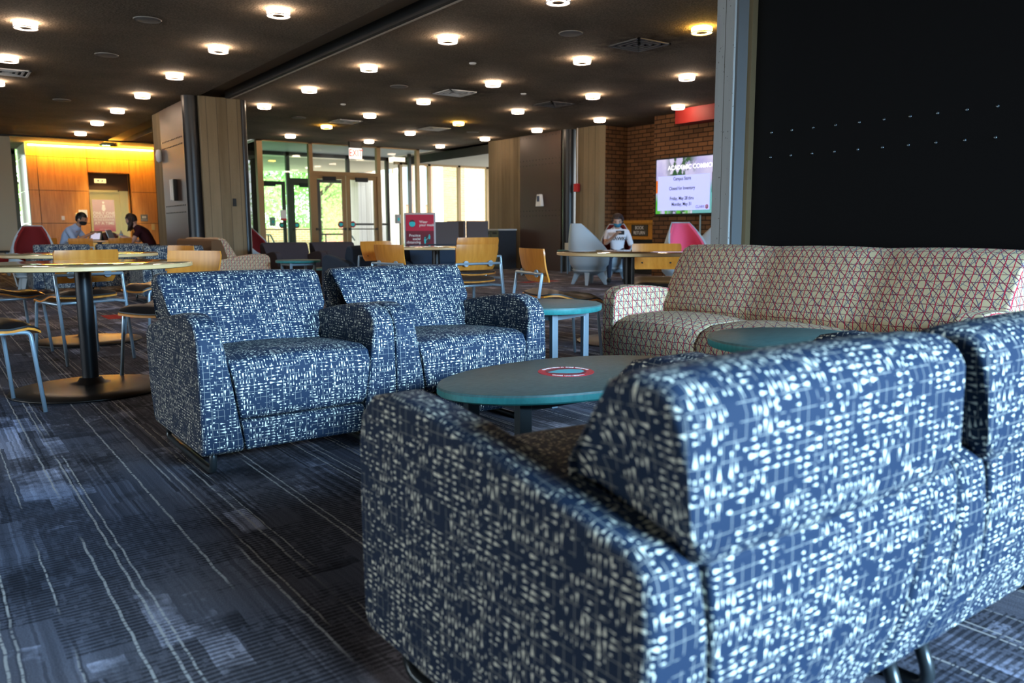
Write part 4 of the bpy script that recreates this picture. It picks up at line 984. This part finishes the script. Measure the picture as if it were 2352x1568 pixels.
# ================================================================== PEOPLE
def skinmesh(name, pts, edges, mat, parent, sub=2, root=0, loc=None):
    me = bpy.data.meshes.new(name); me.from_pydata([p[:3] for p in pts], edges, []); me.materials.append(mat)
    o = bpy.data.objects.new(name, me); C.objects.link(o); o.parent = parent
    md = o.modifiers.new('skin', 'SKIN'); md.use_smooth_shade = True
    for i, p in enumerate(pts):
        r_ = p[3]; o_ = me.skin_vertices[0].data[i]; o_.radius = (r_, r_*(p[4] if len(p) > 4 else 1)); o_.use_root = (i == root)
    md = o.modifiers.new('sub', 'SUBSURF'); md.levels = sub; md.render_levels = sub
    return o
def ell(bm, c, r, rot=None, seg=20, cut=None):
    ms = Matrix.Diagonal((*r, 1)); R = rot.to_4x4() if rot else Matrix.Identity(4)
    res = bmesh.ops.create_uvsphere(bm, u_segments=seg, v_segments=seg*3//4, radius=1, matrix=Matrix.Translation(c) @ R @ ms)
    return res['verts']
def person(label, loc, rz, skin, shirt, hair, maskm, lean, headpitch, hands, longhair=False, short=True, zs=.45, sleeve=.5, knees=.28, size=1):
    """seated figure, front towards -y; lean moves the chest forward; hands: list of two target points"""
    t = empty('person', label, 'person', loc, rz)
    hip = (0, 0, zs+.10); L = lean
    ch = Vector((0, -.18*L-.01, zs+.40)); nk = Vector((0, -.30*L, zs+.545)); hd = nk+Vector((0, -.03-.045*L, .068))
    pts = [(0, 0, zs+.10, .12, .95), (0, -.05*L, zs+.24, .115, .9), (*ch, .125, .85), (*(nk-Vector((0, -.02, .035))), .075, 1), (*nk, .052, 1), (*(nk+Vector((0, -.03, .05))), .052, 1), (*(hd+Vector((0, -.01, .03))), .075, 1.1), (*(hd+Vector((0, .0, .10))), .072, 1.1)]
    edges = [(i, i+1) for i in range(7)]
    sh_pts = [(0, 0, zs+.07, .135, .95), (0, -.05*L, zs+.24, .13, .9), (*ch, .138, .85), (*(nk-Vector((0, -.02, .02))), .086, 1), (*(nk+Vector((0, -.012, .015))), .066, 1)]
    sh_edges = [(0, 1), (1, 2), (2, 3), (3, 4)]
    for si, (sg, hand) in enumerate(zip((-1, 1), hands)):
        S_ = ch+Vector((sg*.175, .0, .065)); Hn = Vector(hand); mid = (S_+Hn)/2; dist = (Hn-S_).length
        off = math.sqrt(max(.001, .29**2-(dist/2)**2)) if dist < .58 else .01
        El = mid+Vector((sg*.5, .25, -.85)).normalized()*off
        i0 = len(pts); pts += [(*S_, .055), (*((S_+El)/2), .043), (*El, .036), (*((El+Hn)/2), .032), (*Hn, .022, 1.3)]
        edges += [(2, i0), (i0, i0+1), (i0+1, i0+2), (i0+2, i0+3), (i0+3, i0+4)]
        d = (Hn-El).normalized(); palm = Hn+d*.045; side = d.cross(Vector((0, 0, 1))).normalized()
        pi_ = len(pts); pts.append((*palm, .026, .8)); edges.append((i0+4, pi_))
        for f_, (so, ln) in enumerate(((-.03, .062), (-.010, .072), (.010, .070), (.028, .055))):
            b_ = palm+side*so+d*.028; k_ = b_+d*ln*.5+Vector((0, 0, -.004)); e_ = k_+(d*.6+Vector((0, 0, -.8))).normalized()*ln*.5
            j = len(pts); pts += [(*b_, .0095), (*k_, .0085), (*e_, .0075)]; edges += [(pi_, j), (j, j+1), (j+1, j+2)]
        th = Hn+d*.02-side*sg*.03; te = th-side*sg*.012+d*.045; j = len(pts); pts += [(*th, .0115), (*te, .009)]; edges += [(i0+4, j), (j, j+1)]
        Sl = S_.lerp(El, min(1, sleeve*2)) if sleeve <= .5 else El.lerp(Hn, sleeve-.5)
        j = len(sh_pts); sh_pts += [(*S_, .066), (*(S_.lerp(El, min(1, sleeve*2)*.5)), .058)]; sh_edges += [(2, j), (j, j+1)]
        if sleeve > .5: sh_pts += [(*El, .05), (*Sl, .044)]; sh_edges += [(j+1, j+2), (j+2, j+3)]
        else: sh_pts += [(*Sl, .055)]; sh_edges += [(j+1, j+2)]
    lp = [(0, .01, zs+.08, .125, .95)]; le = []
    for sg in (-1, 1):
        H_ = Vector((sg*.09, 0, zs+.07)); K = Vector((sg*knees*.5, -.43, zs+.06)); F_ = Vector((sg*knees*.5, -.40, .07))
        j = len(lp); lp += [(*H_, .085), (*((H_+K)/2), .078), (*K, .058), (*((K+F_)/2+Vector((0, .02, 0))), .052), (*F_, .036)]; le += [(0, j), (j, j+1), (j+1, j+2), (j+2, j+3), (j+3, j+4)]
    for sg in (-1, 1):
        j = len(pts); x_ = sg*knees*.5
        pts += [(sg*.09, 0, zs+.07, .06), (x_, -.42, zs+.055, .03), (x_, -.40, .07, .022)]; edges += [(0, j), (j, j+1), (j+1, j+2)]
    skinmesh('body', pts, edges, skin, t)
    skinmesh('shirt', sh_pts, sh_edges, shirt, t)
    skinmesh('trousers', lp, le, JEAN, t)
    for sg in (-1, 1):
        bm = newbm(); ell(bm, (sg*knees*.5, -.45, .045), (.045, .13, .045)); obj('shoe', bm, BLACK, t, 0, True)
    # head details, in a head frame pitched forward
    R = Matrix.Rotation(-headpitch, 3, 'X'); hc = hd+Vector((0, -.005, .055))
    bm = newbm(); vs_ = ell(bm, hc, (.078, .098, .115), R, 24)
    fc = R @ Vector((0, -1, 0)); upv = R @ Vector((0, 0, 1))
    nb = hc+fc*.098+upv*.0
    for v_ in vs_:
        d_ = v_.co-nb
        if d_.length < .03: v_.co += fc*(.022*(1-d_.length/.03))
    for sg in (-1, 1): ell(bm, hc+Vector((sg*.078, 0, 0))+R @ Vector((0, .01, -.005)), (.012, .024, .032), R, 12)
    obj('head', bm, skin, t, 0, True)
    bm = newbm()
    for sg in (-1, 1): ell(bm, hc+R @ Vector((sg*.032, -.088, .018)), (.012, .008, .007), R, 10)
    obj('eyes', bm, BLACK, t, 0, True)
    bm = newbm()
    for sg in (-1, 1): ell(bm, hc+R @ Vector((sg*.033, -.090, .040)), (.02, .006, .005), R, 10)
    obj('eyebrows', bm, hair, t, 0, True)
    bm = newbm(); vs_ = ell(bm, hc+R @ Vector((0, -.028, -.042)), (.073, .085, .062), R, 24)
    bm.verts.ensure_lookup_table(); bmesh.ops.delete(bm, geom=[v_ for v_ in bm.verts if (v_.co-hc).dot(fc) < .0], context='VERTS')
    bm2 = bm; obj('face_mask', bm2, maskm, t, 0, True)
    bm = newbm(); vs_ = ell(bm, hc+R @ Vector((0, .018, .022)), (.089, .106, .118), R, 28)
    bmesh.ops.delete(bm, geom=[v_ for v_ in bm.verts if ((v_.co-hc).dot(fc) > .045 and (v_.co-hc).dot(upv) < .062) or ((v_.co-hc).dot(fc) > -.02 and (v_.co-hc).dot(upv) < -.02) or (v_.co-hc).dot(upv) < -.075], context='VERTS')
    for v_ in bm.verts: v_.co += (v_.co-hc).normalized()*random.uniform(-.004, .006)
    if longhair == 'long':
        for k_ in range(26):
            a = PI*.10+PI*.80*k_/25; p0 = hc+R @ Vector((.08*math.cos(a), .085*math.sin(a)+.0, .01)); p1 = p0+Vector((0, -.02, -.14)); p2 = p1+Vector((random.uniform(-.01, .01), -.06, -.10))
            tube(bm, [p0, p1, p2], [.02, .022, .008], 6)
        for sg in (-1, 1):
            for k_ in range(4): p0 = hc+R @ Vector((sg*.078, .025+.015*k_, .03)); p1 = p0+Vector((sg*.004, -.03, -.15)); tube(bm, [p0, p1, p1+Vector((0, -.03, -.1))], [.017, .02, .006], 6)
    if longhair == 'curly':
        for k_ in range(110):
            a = random.uniform(-.9, PI+.9); e = random.uniform(-.5, 1.45); n_ = Vector((math.cos(a)*math.cos(e), math.sin(a)*math.cos(e), math.sin(e)))
            if n_.y < -.35 and n_.z < .5: continue
            ell(bm, hc+R @ Vector((n_.x*.095, n_.y*.11+.012, n_.z*.115+.012)), (.024, .024, .022), None, 8)
    obj('hair', bm, hair, t, 0, True)
    if size != 1: t.scale = (size, size, size)
    return t, hc, R
MASKB = flat('black_mask', (.006, .006, .008), .8); MASKT = cloth('teal_mask', (.03, .13, .20))
m = M('floral_mask'); x, y, z = m.obj(); m.base(m.mix(m.noise(x, y, z, 60, 1).gt(.60), (.008, .008, .01), (.5, .45, .42))); MASKF = m.mat
# man, in profile to the right, leaning over the tablet
pm, hc, R = person('person in a light blue shirt and black mask leaning over a tablet', (2.46, 19.40, 0.0), facing(.87, -.62), SKIN1, SHIRT, HAIRB, MASKB, 1.0, -.42, [(-.13, -.60, .83), (.13, -.56, .83)], sleeve=.72, size=1.07)
bm = newbm()
for sg in (-1, 1): ell(bm, hc+R @ Vector((sg*.088, .005, -.008)), (.008, .008, .018), None, 8)
obj('earbud', bm, WHITE, pm, 0, True)
# woman, in profile to the left
pw, hc, R = person('person in a dark plum short-sleeved shirt and floral mask at the distant table', (3.98, 18.36, 0), facing(-.87, .50), SKIN2, DRESS, HAIRD, MASKF, 1.0, -.55, [(-.12, -.58, .80), (.12, -.54, .80)], 'long', sleeve=.28, size=1.05)
# reader in the red shell chair
pr_, hc, R = person('person in a white t-shirt and teal mask looking at a phone', (10.27, 10.78, 0), facing(-.68, -.73), SKIN3, TEE, HAIRD, MASKT, -.15, -.38, [(-.03, -.30, .85), (.20, -.22, .55)], 'curly', zs=.42, sleeve=.36)
text('HAWKS', .085, BLACK, pr_, Matrix.Translation((0.03, -.148, .775)) @ Matrix.Rotation(PI/2, 4, 'X'), 'shirt_print', bold=.002)
# things on and beside the distant table
def rot_to(p, yaw, pitch): return Matrix.Translation(p) @ Matrix.Rotation(yaw, 4, 'Z') @ Matrix.Rotation(pitch, 4, 'X')
t = empty('tablet', 'tablet propped on its folding case before the man in the blue shirt', 'tablet', (2.99, 19.0, .758)); t.rotation_euler = (0, 0, math.radians(-40))
bm = newbm(); box(bm, -.13, .13, -.006, .006, 0, .2); o = obj('screen', bm, flat('tablet_body', (.16, .13, .08), .4), t); o.rotation_euler = (-.35, 0, 0)
bm = newbm(); box(bm, -.1, .1, -.009, -.006, .02, .16); o = obj('display', bm, glow('tablet_glow', (.6, .58, .7), .3), t); o.rotation_euler = (-.35, 0, 0)
bm = newbm(); box(bm, -.12, .12, -.004, .004, 0, .19); o = obj('case_stand', bm, BLACK, t); o.rotation_euler = (.45, 0, 0); o.location = (0, .14, 0)
t = empty('laptop', 'open silver laptop before the woman in the dark shirt', 'laptop', (3.30, 18.75, .758)); t.rotation_euler = (0, 0, facing(.87, -.5))
boxo('keyboard_base', (-.16, .16, -.2, .02, 0, .014), STEEL, t, .003); bm = newbm(); box(bm, -.16, .16, -.005, .005, 0, .21); o = obj('lid', bm, STEEL, t, .003); o.location = (0, .02, .014); o.rotation_euler = (-.35, 0, 0)
t = empty('water_bottle', 'clear water bottle with blue label on the distant table', 'bottle', (3.42, 18.55, .758))
bm = newbm(); lathe(bm, [(0, 0), (.03, 0), (.032, .01), (.032, .14), (.012, .18), (.012, .2), (0, .2)], 20); obj('body', bm, flat('clear_plastic', (.7, .66, .6), .1, 0, trans=.6), t, 0, True)
bm = newbm(); lathe(bm, [(.033, .07), (.034, .12), (.033, .07)], 20); cyl(bm, 0, 0, .07, .12, .034, 20); obj('label', bm, flat('blue_label', (.05, .35, .6), .5), t, 0, 'auto')
t = empty('backpack', 'brownish pink backpack behind the laptop on the distant table', 'bag', (3.28, 19.13, .758))
bm = newbm(); ell(bm, (0, 0, .075), (.19, .09, .10)); obj('body', bm, cloth('mauve_cloth', (.16, .07, .06)), t, 0, True)
bm = newbm(); tube(bm, [(-.08, -.09, .13), (-.05, -.13, .04), (.03, -.1, .01)], .012, 6, .03); obj('strap', bm, BLACK, t, 0, True)
t = empty('phone', 'black phone held sideways by the person in the white t-shirt', 'phone', (10.11, 10.54, .885)); t.rotation_euler = (-.3, 0, facing(-.68, -.73))
boxo('body', (-.075, .075, -.005, .005, -.037, .037), BLACK, t, .004); boxo('camera_bump', (-.065, -.045, -.008, -.005, .008, .028), DARKM, t)
